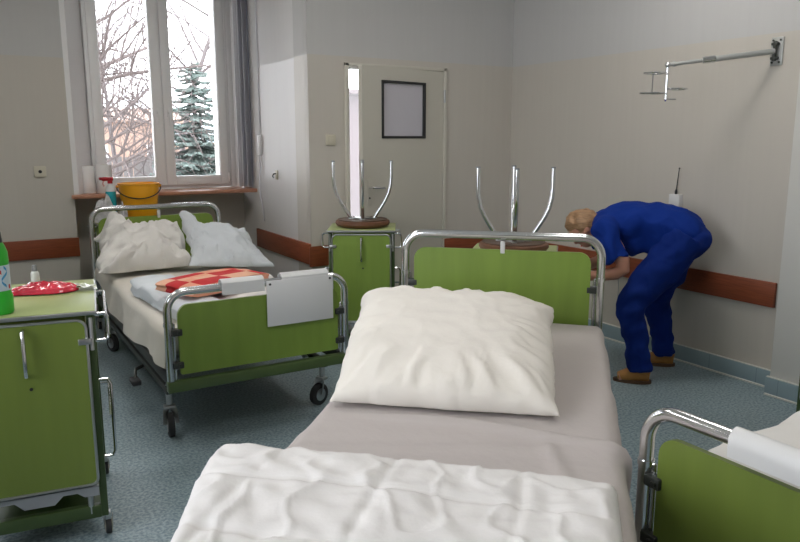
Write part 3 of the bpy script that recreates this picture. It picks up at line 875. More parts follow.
# --- lower right bed
mattress('grey mattress of the lower right bed', (XF + 1.1, YC_, 0), R(-90), .84, 2.06, .46, .553)
def TC(u, v, z): return Vector((XF + 2.17 - v, YC_ + u, z))
soft_sheet('bed_sheet', M_white_c, 'white sheet covering the lower right bed', 'sheet', TC, .435, .0, 2.10, .555, .12, .12, amp=.006, seed=33, ns=40, nv=50)
def fnC(s, v, fv):
    q = (s, v, 0)
    return (.118 + .035 * nz(q, 3, 41) + .02 * max(0, fold(q, 2.4, 43) - .7) * 2.5) * sstep(0, .08, fv) * (1 - sstep(.93, 1, fv) * .8)
soft_sheet('duvet', M_white_c, 'white duvet lying on the lower right bed', 'duvet', lambda u, v, z: TC(u - .02, v, z), .37, .75, 2.02, .562, .05, .05, th=.02, amp=.012, seed=45, ns=50, nv=60, fn=fnC, r=.06)

# ------------------------------------------------------------------ bedside cabinets
def make_cabinet(label, loc, rz, h=.885, w=.46, d=.56, gm=M_green):
    t = thing('bedside_cabinet', label, 'cabinet', loc, rz)
    yf = 0.; yb = d     # front at y = 0, back at y = d
    # four corner posts
    for sx in (-1, 1):
        for yy in (.022, d - .022):
            MB().box((sx * (w / 2 - .014), yy, (h - .02 + .09) / 2), (.026, .03, h - .11), .004).build('post', M_dgreen, t)
    b = MB(); b.box((0, d / 2 + .01, (h - .02 + .24) / 2), (w - .06, d - .05, h - .26), .004); b.build('body', gm, t)
    b = MB(); b.box((0, d / 2, h - .011), (w + .012, d + .03, .018), .004); tp = b.build('table_top', M_top, t)
    b = MB()
    b.tube([(-w / 2 - .006, -.017, h - .012), (w / 2 + .006, -.017, h - .012), (w / 2 + .006, d + .016, h - .012), (-w / 2 - .006, d + .016, h - .012)], .0075, 8, closed=True)
    b.build('edge_trim', M_chrome_dull, tp)
    # door: green panel in a chrome frame
    x0, x1, z0, z1 = -w / 2 + .028, w / 2 - .028, .235, h - .035
    b = MB(); b.panel(x0, x1, z0, z1, -.004, .018, (.025, .025, .035, .035)); dr_ = b.build('door', gm, t)
    o = rrect(x0, x1, z0, z1, (.025, .025, .035, .035))
    b = MB(); b.tube([(p[0], -.012, p[1]) for p in o], .0055, 8, closed=True); b.build('door_frame', M_chrome_dull, dr_)
    b = MB(); b.tube([(0, -.014, h - .055), (0, -.036, h - .06), (0, -.040, h - .075), (.0, -.040, h - .20), (0, -.036, h - .215), (0, -.014, h - .22)], .0075, 8)
    b.build('handle', M_chrome, dr_)
    b = MB(); b.cyl((.01, -.0125, h - .27), (.01, -.0155, h - .27), .006, 10); b.build('keyhole', M_black, dr_)
    for sx in (-1, 1):
        b = MB(); b.box((sx * (w / 2 - .035), -.018, h - .115), (.045, .012, .022), .003); b.cyl((sx * (w / 2 - .012), -.012, h - .15), (sx * (w / 2 - .012), -.012, h - .03), .007, 8)
        b.build('hinge', M_chrome_dull, t)
        # side handles
        xs = sx * w / 2
        b = MB(); b.tube([(xs, .04, h - .03), (xs + sx * .035, .04, h - .03), (xs + sx * .045, .04, h - .04), (xs + sx * .045, .04, h - .12), (xs + sx * .035, .04, h - .13), (xs, .04, h - .13)], .0062, 8)
        b.tube([(xs + sx * .04, .04, h - .045), (xs + sx * .04, d - .06, h - .045)], .006, 8)
        b.tube([(xs, d - .06, h - .045), (xs + sx * .04, d - .06, h - .045)], .006, 8)
        b.build('side_handle', M_chrome, t)
        b = MB(); b.tube([(xs, .10, .60), (xs + sx * .03, .10, .60), (xs + sx * .04, .10, .58), (xs + sx * .04, .10, .31), (xs + sx * .03, .10, .29), (xs, .10, .29)], .006, 8)
        b.tube([(xs + sx * .034, .10, .45), (xs + sx * .034, d - .08, .45), (xs, d - .08, .45)], .006, 8)
        b.build('towel_bar', M_chrome, t)
    b = MB()
    o = [(x0, .222), (x1, .222), (x1, .185), (x1 - .05, .185), (x1 - .075, .205), (.08, .205), (.05, .175), (-.05, .175), (-.08, .205), (x0 + .075, .205), (x0 + .05, .185), (x0, .185)]
    b.prism(list(reversed(o)), lambda p: (p[0], -.006, p[1]), lambda p: (p[0], .006, p[1])); b.build('bracket_plate', M_grey, t)
    for sx in (-1, 1):
        MB().tube([(sx * (w / 2 - .06), .012, .20), (sx * (w / 2 - .06), .012, .11)], .010, 8).build('adjuster', M_chrome_dull, t)
    b = MB(); b.box((0, d / 2, .115), (w - .05, d - .05, .02), .003); b.box((0, .018, .115), (w - .05, .03, .05), .004); b.build('lower_shelf', M_dgreen, t)
    for sx in (-1, 1):
        for yy, s2 in ((.03, -1), (d - .03, 1)):
            c = Vector((sx * (w / 2 - .005), yy + .015, .034))
            b = MB(); b.tube([c - Vector((.011, 0, 0)), c - Vector((.008, 0, 0)), c + Vector((.008, 0, 0)), c + Vector((.011, 0, 0))], [.030, .034, .034, .030], 20)
            wl = b.build('caster', M_rubber, t)
            b = MB(); b.tube([c - Vector((.013, 0, 0)), c + Vector((.013, 0, 0))], .026, 18); b.build('hub', M_switch, wl)
            b = MB(); b.box((c.x, yy + .008, .08), (.022, .035, .03), .004); b.cyl((c.x - .0155, c.y, .034), (c.x + .0155, c.y, .034), .005, 8)
            for k in (-1, 1): b.box((c.x + k * .0155, c.y - .004, .055), (.003, .02, .05), .001)
            b.build('fork', M_chrome_dull, wl)
    return t
# left foreground
RD = R(-8)
DR = Vector((.360, 2.725, 0))                       # right front corner
dx = Vector((cos(RD), sin(RD), 0)); dy = Vector((-sin(RD), cos(RD), 0))
DC = DR - dx * .236
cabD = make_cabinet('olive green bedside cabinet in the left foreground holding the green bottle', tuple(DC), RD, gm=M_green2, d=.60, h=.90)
def PD(u, v, z=.90): return DC + dx * u + dy * v + Vector((0, 0, z))
# near the door, facing the camera
ecl = Vector((2.135, 4.47, 0)); ecr = Vector((2.50, 4.25, 0))
def cab_between(l, r, w, label, gm=M_green, d=.5):
    c = (l + r) / 2; v = (r - l).normalized(); rz = math.atan2(v.y, v.x)
    make_cabinet(label, tuple(c), rz, w=w, gm=gm, d=d); return c, rz
EC, ERZ = cab_between(ecl, ecr, .46, 'bright green bedside cabinet by the door with an upturned stool on top', d=.40)
fl_, fr_ = PB(-.22, -.47, 0), PB(.24, -.47, 0)
FC, FRZ = cab_between(fl_, fr_, .46, 'green bedside cabinet hidden behind the headboard of the nearest bed', d=.44)
GC = Vector((1.07, 5.68, 0))
make_cabinet('green bedside cabinet between window bed and window sill', tuple(GC), 0, w=.50, d=.36)
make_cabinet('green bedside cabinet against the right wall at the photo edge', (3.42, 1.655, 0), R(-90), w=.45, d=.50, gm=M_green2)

# ------------------------------------------------------------------ upturned stools
def make_stool(label, loc, rz, rs=.195, leg_h=.41, spread=.205):
    t = thing('stool', label, 'stool', loc, rz, None)
    b = MB(); b.lathe([(.0, 0), (rs * .80, 0), (rs * .95, .010), (rs, .026), (rs * .985, .042), (rs * .93, .048), (0, .048)], seg=40)
    b.build('seat', M_brown, t)
    b = MB(); b.lathe([(0, .046), (rs * .90, .046), (rs * .90, .054), (0, .054)], seg=36); b.build('seat_base', M_under, t)
    b = MB(); b.box((0, 0, .058), (.20, .03, .008), .002); b.box((0, 0, .058), (.03, .20, .008), .002); b.lathe([(0, .054), (.06, .054), (.06, .066), (0, .066)], seg=24)
    b.build('mounting_plate', M_chrome_dull, t)
    for k in range(4):
        a = k * pi / 2
        pr = [(.082, .058), (.105, .095), (.135, .140), (.165, .190), (.187, .240), (.200, .295), (spread, .35), (spread, leg_h + .05)]
        P = [(r * cos(a), r * sin(a), z) for r, z in pr]
        b = MB(); b.tube(P, .0125, 12); lg = b.build('leg', M_chrome, t)
        b = MB(); b.cyl((spread * cos(a), spread * sin(a), leg_h + .048), (spread * cos(a), spread * sin(a), leg_h + .056), .0125, 12)
        b.build('foot_cap', M_grey, lg)
    return t
ey = Vector((-sin(ERZ), cos(ERZ), 0)); fy = Vector((-sin(FRZ), cos(FRZ), 0))
ep = EC + ey * .20; fp = FC + fy * .19
st = make_stool('upturned brown stool on the green cabinet by the door', (ep.x, ep.y, .884), R(-28))
copy_thing(st, (fp.x, fp.y, .884), R(-38), 'upturned brown stool behind the headboard of the nearest bed')

# ------------------------------------------------------------------ things on the left cabinet
t = thing('detergent_bottle', 'green bottle with black cap standing on the left foreground cabinet', 'bottle', tuple(PD(-.068, .055)), R(0))
t.rotation_euler = (0, 0, R(20))
rb = .044
b = MB(); b.lathe([(0, 0), (rb * .92, 0), (rb, .008), (rb, .064), (rb * .93, .07), (rb * .90, .08), (rb * .90, .175), (rb * .93, .185), (rb * .9, .215), (rb * .74, .238), (rb * .6, .25), (0, .25)], seg=32)
b.build('body', M_bottle, t)
b = MB(); b.lathe([(rb * .60, .246), (rb * .62, .25), (rb * .55, .285), (rb * .42, .292), (0, .292)], seg=24); b.build('cap', M_black, t)
b = MB(); b.lathe([(rb * .90, .083), (rb * .925, .083), (rb * .925, .172), (rb * .90, .172)], seg=40)
lb = b.build('label', M_label, t)
def swoosh(m, pts, wd, nm):
    b = MB(); g = []
    for a, z in pts:
        r = rb * .925 + .0006
        g.append([Vector((r * cos(a), r * sin(a), z - wd / 2)), Vector((r * cos(a), r * sin(a), z + wd / 2)), Vector(((r - .001) * cos(a), (r - .001) * sin(a), z + wd / 2)), Vector(((r - .001) * cos(a), (r - .001) * sin(a), z - wd / 2))])
    b.rings(g); b.build(nm, m, lb)
a0 = R(-100)
swoosh(M_lblue, [(a0 + .38 + .26 * sin(k * .26), .166 - .0026 * k) for k in range(27)], .010, 'blue_print')
swoosh(M_lred, [(a0 - .75 + .06 * k, .152 + .008 * sin(k * .25)) for k in range(16)], .014, 'red_print')
swoosh(M_lred, [(a0 + .72 + .05 * k, .096) for k in range(5)], .014, 'red_print')
# red packet
def packet():
    b = MB(); n, m_ = 46, 24; gt, gb = [], []
    for i in range(n + 1):
        a = i / n; x = -.13 + .25 * a
        hw = .055 * (sin(pi * min(1, max(0.0, a * 1.0))) ** .45) + .006
        rt_, rb_ = [], []
        for j in range(m_ + 1):
            c = j / m_ * 2 - 1
            y = c * hw + .01 * sin(a * 6)
            h = .036 * (1 - c * c) ** .6 * (sin(pi * a) ** .5) + .002
            w = .007 * nz((x, y, 0), 28, 3) + .006 * nz((x, y, 0), 70, 4) + .011 * max(0, fold((x, y, 0), 14, 5) - .5)
            rt_.append(Vector((x, y, max(.003, h + w * (1 - c * c))))); rb_.append(Vector((x, y, .001)))
        gt.append(rt_); gb.append(rb_)
    b.grid(gt); b.grid(gb); bmesh.ops.remove_doubles(b.bm, verts=b.bm.verts, dist=.0006)
    return b
t = thing('red_packet', 'crumpled red foil packet on the left foreground cabinet', 'packet', tuple(PD(.060, .38)), RD + R(6))
packet().build('wrapper', M_foil, t)
b = MB(); g1, g2 = [], []
for i in range(13):
    r1, r2 = [], []
    for j in range(9):
        x = .11 + .075 * i / 12; y = -.035 + .08 * j / 8 - .02 * i / 12
        z = .004 + .014 * abs(nz((x, y, 0), 40, 8)) + .008 * (1 - i / 12)
        r1.append(Vector((x, y, z))); r2.append(Vector((x, y, z - .0015)))
    g1.append(r1); g2.append(r2)
b.grid(g1); b.grid(g2); b.build('film_end', M_foil2, t)
t = thing('small_bottle', 'tiny white bottle with grey cap at the back of the left cabinet', 'bottle', tuple(PD(.012, .565)))
MB().lathe([(0, 0), (.016, 0), (.017, .004), (.016, .05), (.010, .058), (0, .058)], seg=20).build('body', M_clear, t)
MB().lathe([(.0105, .056), (.011, .058), (.009, .082), (0, .084)], seg=16).build('cap', M_grey, t)

# ------------------------------------------------------------------ things by the window
ZG = .885
t = thing('bucket', 'orange bucket standing on the cabinet under the window', 'bucket', (1.16, 5.86, ZG), R(-10))
b = MB(); b.lathe([(0, 0), (.118, 0), (.122, .006), (.150, .268), (.158, .27), (.158, .28), (.148, .28), (.144, .268), (.116, .012), (0, .012)], seg=44)
b.build('body', M_orange, t)
hp = []
for k in range(21):
    a = pi * k / 20
    hp.append((-.162 * cos(a), -.162 * sin(a) * .92, .253 - .085 * sin(a)))
MB().tube(hp, .0045, 8).build('handle', M_black, t)
for sx in (-1, 1): MB().cyl((sx * .148, 0, .254), (sx * .166, 0, .254), .012, 10).build('handle_lug', M_orange, t)
t = thing('spray_bottle', 'clear spray bottle with cyan liquid beside the orange bucket', 'spray bottle', (.955, 5.885, ZG), R(100))
b = MB(); b.lathe([(0, 0), (.036, 0), (.038, .005), (.038, .21), (.036, .22), (0, .22)], seg=24); b.build('liquid', M_cyan, t)
b = MB(); b.lathe([(.038, .22), (.037, .235), (.03, .26), (.016, .275), (.014, .285), (0, .285)], seg=24); b.build('shoulder', M_clear, t)
b = MB(); b.lathe([(0, .28), (.018, .28), (.018, .30), (0, .30)], seg=18); b.build('collar', M_red, t)
b = MB(); b.box((.0, .018, .315), (.026, .085, .03), .008); b.cyl((0, .06, .318), (0, .078, .318), .011, 10); b.build('spray_head', M_red, t)
b = MB(); b.tube([(0, .045, .303), (0, .055, .28), (0, .045, .26)], .006, 8); b.build('trigger', M_pink, t)
# rags
def rag(name, label, loc, sx, sy, h, seed, m=M_rag):
    b = MB(); g1, g2 = [], []
    n = 30
    for i in range(n + 1):
        r1, r2 = [], []
        for j in range(n + 1):
            a = i / n * 2 - 1; c = j / n * 2 - 1
            rr = 1 / max(1e-6, max(abs(a), abs(c))) if (a or c) else 1
            l = math.hypot(a, c); k = max(abs(a), abs(c)) / l if l else 1
            x, y = a * k * sx, c * k * sy; q = max(abs(a), abs(c))
            f = (1 - q ** 2.4) ** .6
            z = h * f * (.72 + .5 * nz((a * 2, c * 2, 0), 1.3, seed) + .35 * max(0, fold((a, c, 0), 1.8, seed + 1)))
            r1.append(Vector((x * (1 + .12 * nz((a, c, 0), 2, seed + 3)), y, z + .002))); r2.append(Vector((x * (1 + .12 * nz((a, c, 0), 2, seed + 3)), y, .001)))
        g1.append(r1); g2.append(r2)
    b.grid(g1); b.grid(g2); bmesh.ops.remove_doubles(b.bm, verts=b.bm.verts, dist=.0006)
    o = b.build(name, m, ang=80); o.location = loc
    return tag(o, label, 'cloth')
rag('cleaning_rag', 'crumpled grey rag on the cabinet left of the spray bottle', (.885, 5.755, ZG), .085, .055, .16, 3)
rag('cleaning_rag', 'small pale rag between spray bottle and orange bucket', (1.015, 5.765, ZG), .034, .045, .12, 9)
# paper towel rolls on the sill
ZS = SILL + .016
def roll(label, x, y, r, h):
    t = thing('paper_roll', label, 'paper roll', (x, y, ZS), 0, 'paper towel rolls on the window sill')
    b = MB(); b.lathe([(.02, 0), (r - .003, 0), (r, .004), (r, h - .004), (r - .003, h), (.022, h), (.022, h - .03), (.0, h - .03)], seg=40); b.build('paper', M_paper, t)
    b = MB(); b.lathe([(.0225, h - .028), (.0225, h + .001), (.019, h + .001), (.019, h - .028)], seg=24); b.build('cardboard_core', M_switch, t)
roll('slimmer white paper towel roll at the left end of the sill', .858, YW + .115, .048, .218)
roll('wider white paper towel roll on the sill beside the window frame', .972, YW + .09, .061, .225)

# ------------------------------------------------------------------ the person
def bake(o):
    dg = bpy.context.evaluated_depsgraph_get()
    me = bpy.data.meshes.new_from_object(o.evaluated_get(dg)); o.modifiers.clear(); o.data = me
    me.shade_smooth(); return o
def organic(name, m, chains, parent, voxel=.010, smooth=6, balls=(), wr=0., wseed=0, wscale=9, drapes=None):
    b = MB()
    for pts, rad in chains:
        # densify with catmull-rom
        P = [Vector(p) for p in pts]; rr = [r if isinstance(r, (tuple, list)) else (r, r) for r in rad]
        Q, RR = [], []
        for i in range(len(P) - 1):
            p0 = P[max(i - 1, 0)]; p1 = P[i]; p2 = P[i + 1]; p3 = P[min(i + 2, len(P) - 1)]
            for k in range(4):
                u = k / 4
                Q.append(.5 * ((2 * p1) + (p2 - p0) * u + (2 * p0 - 5 * p1 + 4 * p2 - p3) * u * u + (3 * p1 - p0 - 3 * p2 + p3) * u ** 3))
                RR.append((rr[i][0] * (1 - u) + rr[i + 1][0] * u, rr[i][1] * (1 - u) + rr[i + 1][1] * u))
        Q.append(P[-1]); RR.append(rr[-1])
        b.tube(Q, RR, 18)
    for c, dm in balls: b.ball(c, dm if isinstance(dm, (tuple, list)) else (dm,) * 3, 18, 12)
    o = b.build(name, m, None)
    md = o.modifiers.new('r', 'REMESH'); md.mode = 'VOXEL'; md.voxel_size = voxel
    sm = o.modifiers.new('s', 'SMOOTH'); sm.factor = .5; sm.iterations = smooth
    bake(o)
    if wr:
        me = o.data
        nn = [v.normal.copy() for v in me.vertices]
        for v, q in zip(me.vertices, nn):
            w = nz(v.co, wscale, wseed) + .3 * max(0, fold(v.co, wscale * .6, wseed + 2) - .7) * 2.5 - .15
            if drapes: w += drapes(v.co)
            v.co += q * w * wr
    o.data.materials.clear(); o.data.materials.append(m)
    o.parent = parent
    return o
PX, PY = 3.795, 2.936
FW = Vector((-.69, .724, 0)); LF = Vector((-.724, -.69, 0))
person = thing('person', 'person in blue scrubs and tan shoes bending over beside the right wall', 'person', (PX, PY, 0))
def W(f, l, z): return FW * f + LF * l + Vector((0, 0, z))
# joints: left side is the near one
lh, rh = W(-.03, .10, .86), W(-.03, -.10, .86)
lk, rk = W(.25, .19, .49), W(.07, -.165, .48)
la, ra = W(.178, .225, .10), W(.0, -.185, .10)
lsh, rsh = W(.43, .175, .945), W(.42, -.175, .945)
lel, rel = W(.315, .24, .715), W(.42, -.20, .72)
lwr, rwr = W(.56, .17, .645), W(.64, -.10, .64)
neck, head = W(.48, 0, .95), W(.545, 0, .925)
body = [([W(-.04, 0, .88), W(.10, 0, .95), W(.25, 0, .985), W(.38, 0, .96), W(.46, 0, .94)], [(.125, .15), (.115, .135), (.115, .135), (.115, .16), (.07, .09)]),
        ([W(.42, 0, .97), neck, W(.52, 0, .94)], [.06, .05, .048]),
        ([lh, lk, la], [.088, .055, .037]), ([rh, rk, ra], [.088, .055, .037]),
        ([la, W(.235, .23, .045), W(.31, .24, .03)], [.04, .036, .028]), ([ra, W(.05, -.19, .045), W(.12, -.20, .03)], [.04, .036, .028]),
        ([lsh, lel, lwr], [.052, .043, .027]), ([rsh, rel, rwr], [.052, .043, .027])]
def hand(wr, d, side):
    """palm, four bent fingers and a thumb; d = pointing direction"""
    d = d.normalized(); x = d.cross(Vector((0, 0, 1))).normalized() * side; n = x.cross(d).normalized()
    if n.z > 0: n = -n
    out = [([wr, wr + d * .04, wr + d * .085], [(.022, .028), (.018, .036), (.014, .036)])]
    for k, ln in enumerate((.068, .078, .072, .056)):
        o = wr + d * .078 + x * (-.030 + .020 * k)
        out.append(([o, o + d * ln * .45 + n * .006, o + d * ln * .75 + n * .022, o + d * ln * .88 + n * .042], [.0095, .009, .008, .007]))
    o = wr + d * .03 - x * .026
    out.append(([o, o - x * .03 + d * .025 + n * .008, o - x * .036 + d * .055 + n * .02], [.012, .010, .008]))
    return out
body += hand(lwr, W(.20, -.05, -.09), 1) + hand(rwr, W(.2, .0, -.10), -1)
hd_rot = Matrix.Rotation(0, 4, 'Z')
face_dir = W(.62, 0, -.78).normalized()          # looks down and forward
crown = W(.78, 0, .62).normalized()
hc = head
bl = [(hc, (.088, .088, .088)), (hc + face_dir * .03 + crown * .02, (.078,) * 3), (hc + crown * .03, (.084,) * 3), (hc + face_dir * .055 - crown * .045, (.048,) * 3),
      (hc + face_dir * .108 - crown * .005, (.014,) * 3), (hc + face_dir * .098 + crown * .008, (.012,) * 3)]
for s_ in (-1, 1): bl.append((hc + LF * .088 * s_ - face_dir * .005, (.018, .018, .026)))
bm_ = organic('body', M_skin, body, person, voxel=.0075, smooth=3, balls=bl)
# face details
for s_ in (-1, 1):
    b = MB(); b.ball(hc + face_dir * .094 + LF * .031 * s_ + crown * .025, (.011,) * 3, 12, 8); b.build('eye', M_board, person)
b = MB(); b.tube([hc + face_dir * .100 + LF * .022 - crown * .045, hc + face_dir * .104 - crown * .045, hc + face_dir * .100 - LF * .022 - crown * .045], .005, 8); b.build('mouth', M_lred, person)
# hair gathered at the back of the head
hb = [(hc + crown * .035 - face_dir * .022, (.096,) * 3), (hc - face_dir * .045 + crown * .0, (.082,) * 3), (hc - face_dir * .03 + crown * .09, (.05,) * 3), (hc + crown * .075 + face_dir * .015, (.07,) * 3), (hc + crown * .115 - face_dir * .01, (.04, .04, .04))]
organic('hair', M_hair, [], person, voxel=.008, smooth=2, balls=hb, wr=.009, wseed=5, wscale=34)
# trousers
tr = [([lh + W(-.01, -.01, .05), W(.11, .145, .68), lk, W(.215, .21, .28), W(.182, .225, .075)], [(.142, .138), (.118, .112), (.092, .088), (.08, .078), (.076, .074)]),
      ([rh + W(-.01, .01, .05), W(.015, -.13, .68), rk, W(.04, -.175, .28), W(.005, -.185, .075)], [(.142, .138), (.118, .112), (.092, .088), (.08, .078), (.076, .074)]),
      ([W(-.10, 0, .86), W(.02, 0, .92), W(.13, 0, .955)], [(.14, .165), (.15, .17), (.12, .145)])]
organic('trousers', M_navy, tr, person, voxel=.010, smooth=9, balls=[(W(-.085, .075, .88), (.115,) * 3), (W(-.085, -.075, .88), (.115,) * 3)], wr=.015, wseed=2, wscale=12, drapes=lambda c: .45 * nz((c.x * 6, c.y * 6, c.z * 22 + c.dot(FW) * 14), 1, 4) + .35 * nz((c.x * 20, c.y * 20, c.z * 5), 1, 6))
# tunic with short sleeves
tu = [([W(-.11, 0, .865), W(-.065, 0, .89), W(.0, 0, .93), W(.09, 0, .963), W(.22, 0, .985), W(.34, 0, .97), W(.43, 0, .945), W(.50, 0, .92)], [(.12, .16), (.155, .195), (.155, .195), (.145, .187), (.130, .17), (.132, .18), (.12, .175), (.08, .10)]),
      ([W(.41, .10, .945), lsh, W(.41, .215, .87), W(.365, .235, .765)], [.10, .085, .080, .084]),
      ([W(.41, -.10, .945), rsh, W(.42, -.195, .87), W(.42, -.20, .78)], [.10, .082, .078, .08]),
      ([W(-.02, .0, .88), W(.10, 0, .87), W(.22, .0, .865), W(.36, 0, .87)], [(.08, .12), (.09, .145), (.09, .14), (.08, .12)])]
organic('tunic', M_blue, tu, person, voxel=.010, smooth=12, wr=.015, wseed=7, wscale=13, drapes=lambda c: .75 * sin(c.dot(FW) * 52 + 3 * nz(c, 4, 3)) * sstep(1.02, .88, c.z) * sstep(.02, .1, c.dot(FW)))
for a_, side in ((la, 1), (ra, -1)):
    tip = FW
    o = Vector((a_.x, a_.y, 0)) + LF * .004
    sh = [([o - tip * .055 + Vector((0, 0, .052)), o + tip * .04 + Vector((0, 0, .052)), o + tip * .09 + Vector((0, 0, .04)), o + tip * .135 + Vector((0, 0, .032))], [(.045, .036), (.048, .042), (.038, .046), (.024, .032)])]
    s_ob = organic('shoe', M_shoe, sh, person, voxel=.006, smooth=3, balls=[(o - tip * .02 + Vector((0, 0, .075)), (.045, .045, .03))])
    b = MB(); n = 24; pts = []
    for k in range(n):
        a = 2 * pi * k / n; q = o + tip * (.045 + .115 * cos(a)) + LF * (.045 * sin(a) * (1 - .12 * cos(a)))
        pts.append((q.x, q.y))
    b.prism(pts, lambda p: (p[0], p[1], .0), lambda p: (p[0], p[1], .02)); b.build('sole', M_sole, s_ob)

# ------------------------------------------------------------------ outdoors
struct(box('ground', M_ground, (-60, 7.7, -1.15), (80, 90, -1.05)))
def branch_tree(name, label, loc, h, r0, seed, lean, nbr, mats, spread=.9, depth=3, group=None, up=.25, shrink=1.):
    rnd = random.Random(seed)
    t = thing(name, label, 'tree', loc, 0, group)
    bt, bb = MB(), MB()
    P = [Vector((0, 0, 0))]; dirn = Vector((lean[0], lean[1], 1)).normalized(); n = 9; rad = []
    for k in range(n):
        P.append(P[-1] + dirn * h / n); dirn = (dirn + Vector((rnd.uniform(-.10, .10), rnd.uniform(-.10, .10), .0))).normalized()
    rad = [r0 * (1 - .75 * k / n) for k in range(n + 1)]
    bt.tube(P, rad, 9)
    def grow(p, d, l, r, lev):
        pts = [p]; rr = [r]; m = 5; q = p; dd = d
        for k in range(m):
            dd = (dd + Vector((rnd.uniform(-.22, .22), rnd.uniform(-.22, .22), rnd.uniform(-.16, .20)))).normalized()
            q = q + dd * l / m; pts.append(q); rr.append(r * (1 - .8 * (k + 1) / m))
            if lev > 0 and k >= 1:
                for _ in range(2 if lev > 1 else 2):
                    a = rnd.uniform(0, 2 * pi); s_ = dd.cross(Vector((cos(a), sin(a), .3))).normalized()
                    grow(q, (dd * .75 + s_ * .8 + Vector((0, 0, up * .4))).normalized(), l * rnd.uniform(.35, .6), max(.004, rr[-1] * .6), lev - 1)
        bb.tube(pts, rr, 5, cap=False)
    for k in range(nbr):
        f = rnd.uniform(.25, 1.0); i = min(n - 1, int(f * n)); p = P[i].lerp(P[i + 1], f * n - i)
        a = rnd.uniform(0, 2 * pi); d = Vector((cos(a) * spread, sin(a) * spread, up + rnd.uniform(-.1, .35))).normalized()
        grow(p, d, h * rnd.uniform(.28, .5) * shrink, r0 * rnd.uniform(.22, .40), depth - 1)
    bt.build('trunk', mats[0], t); bb.build('branches', mats[1], t)
    return t
branch_tree('bare_tree', 'large bare tree with long branches close outside the window', (1.25, 11.2, -1.05), 6.6, .12, 3, (.05, .0), 46, (M_bark, M_bark), 1.0, 3, up=.30, shrink=.82)
branch_tree('bare_tree', 'smaller bare tree in front of the grey garden fence', (2.45, 13.3, -1.05), 4.6, .06, 8, (.03, 0), 22, (M_twig, M_twig), .7, 3, up=.5)
branch_tree('bare_tree', 'bare tree standing behind the snowy spruce', (4.5, 18.0, -1.05), 8.5, .085, 15, (-.02, 0), 34, (M_twig, M_twig), .8, 3, up=.4)
def spruce(loc, h, rmax, label):
    rnd = random.Random(4); t = thing('spruce_tree', label, 'tree', loc)
    MB().tube([(0, 0, 0), (0, 0, h * .98)], [.07, .01], 8).build('trunk', M_bark, t)
    b = MB(); nw = 30
    for k in range(nw):
        f = k / nw; z = h * (.14 + .84 * f); L = rmax * (1 - f) ** .8 + .08
        nb = 12 if f < .7 else 8
        for j in range(nb):
            a = 2 * pi * j / nb + k * .7 + rnd.uniform(-.2, .2); l = L * rnd.uniform(.65, 1.12); dr_ = rnd.uniform(.25, .6); zj = z + rnd.uniform(-.05, .05)
            d = Vector((cos(a), sin(a), 0)); sd = Vector((-sin(a), cos(a), 0))
            spine = [Vector((0, 0, zj)) + d * l * q + Vector((0, 0, -dr_ * l * q + .25 * l * q * q)) for q in (0, .25, .5, .75, 1)]
            b.tube(spine, [.012, .01, .008, .006, .003], 4, cap=False)
            for q in range(2, 13):
                s_ = q / 12; i = min(3, int(s_ * 4)); p = spine[i].lerp(spine[i + 1], s_ * 4 - i)
                wd = .26 * l * (1 - .55 * s_) * rnd.uniform(.7, 1.1)
                for sg in (-1, 1):
                    e = p + sd * sg * wd + d * wd * .6 + Vector((0, 0, -wd * .42))
                    b.tube([p, p.lerp(e, .5) + Vector((0, 0, .01)), e], [.010, .022, .004], 4, cap=False)
    b.build('foliage', M_needle, t)
spruce((3.32, 12.0, -1.05), 3.9, 1.12, 'green spruce tree standing outside the right window pane')
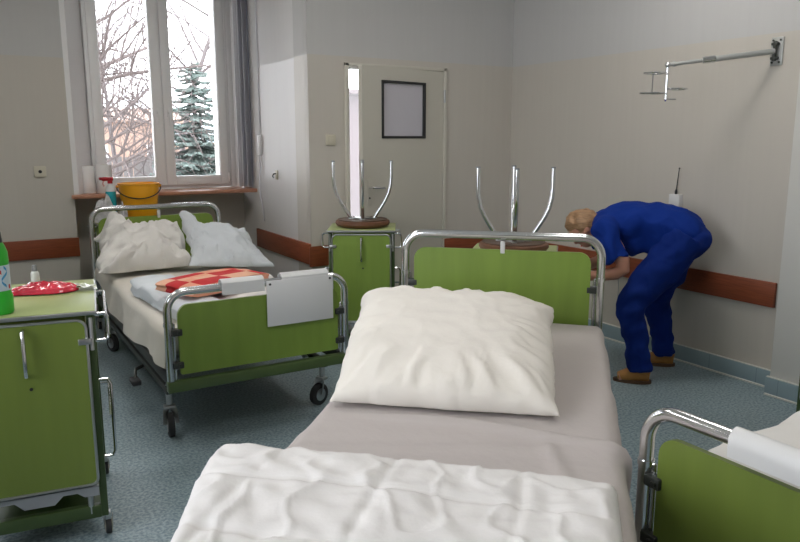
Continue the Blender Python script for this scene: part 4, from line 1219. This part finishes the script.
# garden fence in panels
t = thing('garden_fence', 'grey board fence across the garden outside', 'fence', (3.2, 15.6, -1.05))
b = MB()
for k in range(46): b.box((-4.5 + k * .2, 0, 1.10), (.185, .022, 2.2 - .03 * (k % 2)), .003)
b.build('boards', M_fence, t)
b = MB()
for zz in (.5, 1.7): b.box((0, .03, zz), (9.2, .04, .08), .004)
b.build('rails', M_fence, t)
for k in range(5): MB().box((-4.5 + k * 2.25, .06, 1.12), (.1, .1, 2.24), .006).build('post', M_twig, t)
def building(name, label, x0, x1, y0, y1, z1, mw, mr, rows, cols, gable=.0):
    t = thing(name, label, 'building', ((x0 + x1) / 2, (y0 + y1) / 2, -1.05)); w, d, h = x1 - x0, y1 - y0, z1 + 1.05
    MB().box((0, 0, h / 2), (w, d, h)).build('wall', mw, t, smooth=False)
    b = MB()
    o = [(-d / 2 - .25, h), (d / 2 + .25, h), (d / 2 + .25, h + .08), (0, h + .08 + gable), (-d / 2 - .25, h + .08)]
    b.prism(o, lambda p: (-w / 2 - .2, p[0], p[1]), lambda p: (w / 2 + .2, p[0], p[1])); b.build('roof', mr, t, smooth=False)
    for r in range(rows):
        for c in range(cols):
            x = -w / 2 + w * (c + .5) / cols; z = h * (r + .55) / rows
            f = MB().box((x, -d / 2 - .01, z), (1.0, .06, 1.2), .01).build('window', M_pvc, t)
            MB().box((x, -d / 2 - .035, z), (.86, .03, 1.06)).build('pane', M_grey, f, smooth=False)
building('house', 'salmon rendered house far beyond the garden fence', .5, 7.6, 28, 34, 2.1, M_bldg, M_bldg, 1, 3, .55)
building('shed', 'low shed with pale blue roof behind the spruce', 6.0, 11.0, 22, 26, 1.4, M_bldg, M_roof, 1, 2, .5)
building('annexe', 'mauve brick annexe seen through the gap of the door', 4.9, 9.5, 12, 16, 2.30, M_brick, M_brick, 0, 0, .0)

# ------------------------------------------------------------------ light, camera
w = bpy.data.worlds.new('World'); S.world = w; w.use_nodes = True
bg = w.node_tree.nodes['Background']; bg.inputs[0].default_value = (.95, .965, 1.0, 1); bg.inputs[1].default_value = 6.5
def portal(loc, rot, sx, sy):
    l = bpy.data.lights.new('window_portal', 'AREA'); l.shape = 'RECTANGLE'; l.size = sx; l.size_y = sy; l.cycles.is_portal = True
    o = bpy.data.objects.new('window_portal', l); COL.objects.link(o); o.location = loc; o.rotation_euler = rot
portal((1.55, YW + .42, 1.93), (R(-90), 0, 0), 1.2, 1.75)
portal((-.68, YW + .42, 1.93), (R(-90), 0, 0), 1.25, 1.75)
portal((XL - .16, 1.6, 1.83), (0, R(-90), 0), 1.8, 1.85)
portal((3.85, 7.58, 1.83), (R(-90), 0, 0), 1.25, 1.6)

cam = bpy.data.cameras.new('camera'); co = bpy.data.objects.new('camera', cam); COL.objects.link(co)
cam.sensor_width = 36; cam.lens = 718 / 800 * 36; cam.clip_start = .02; cam.clip_end = 300
co.location = (0, 0, 1.5)
co.rotation_euler = (R(90) - math.atan(132 / 718), 0, -R(31.1))
S.camera = co
S.view_settings.view_transform = 'Standard'; S.view_settings.look = 'None'
S.view_settings.gamma = 1; S.view_settings.exposure = 0.3; S.view_settings.use_curve_mapping = False
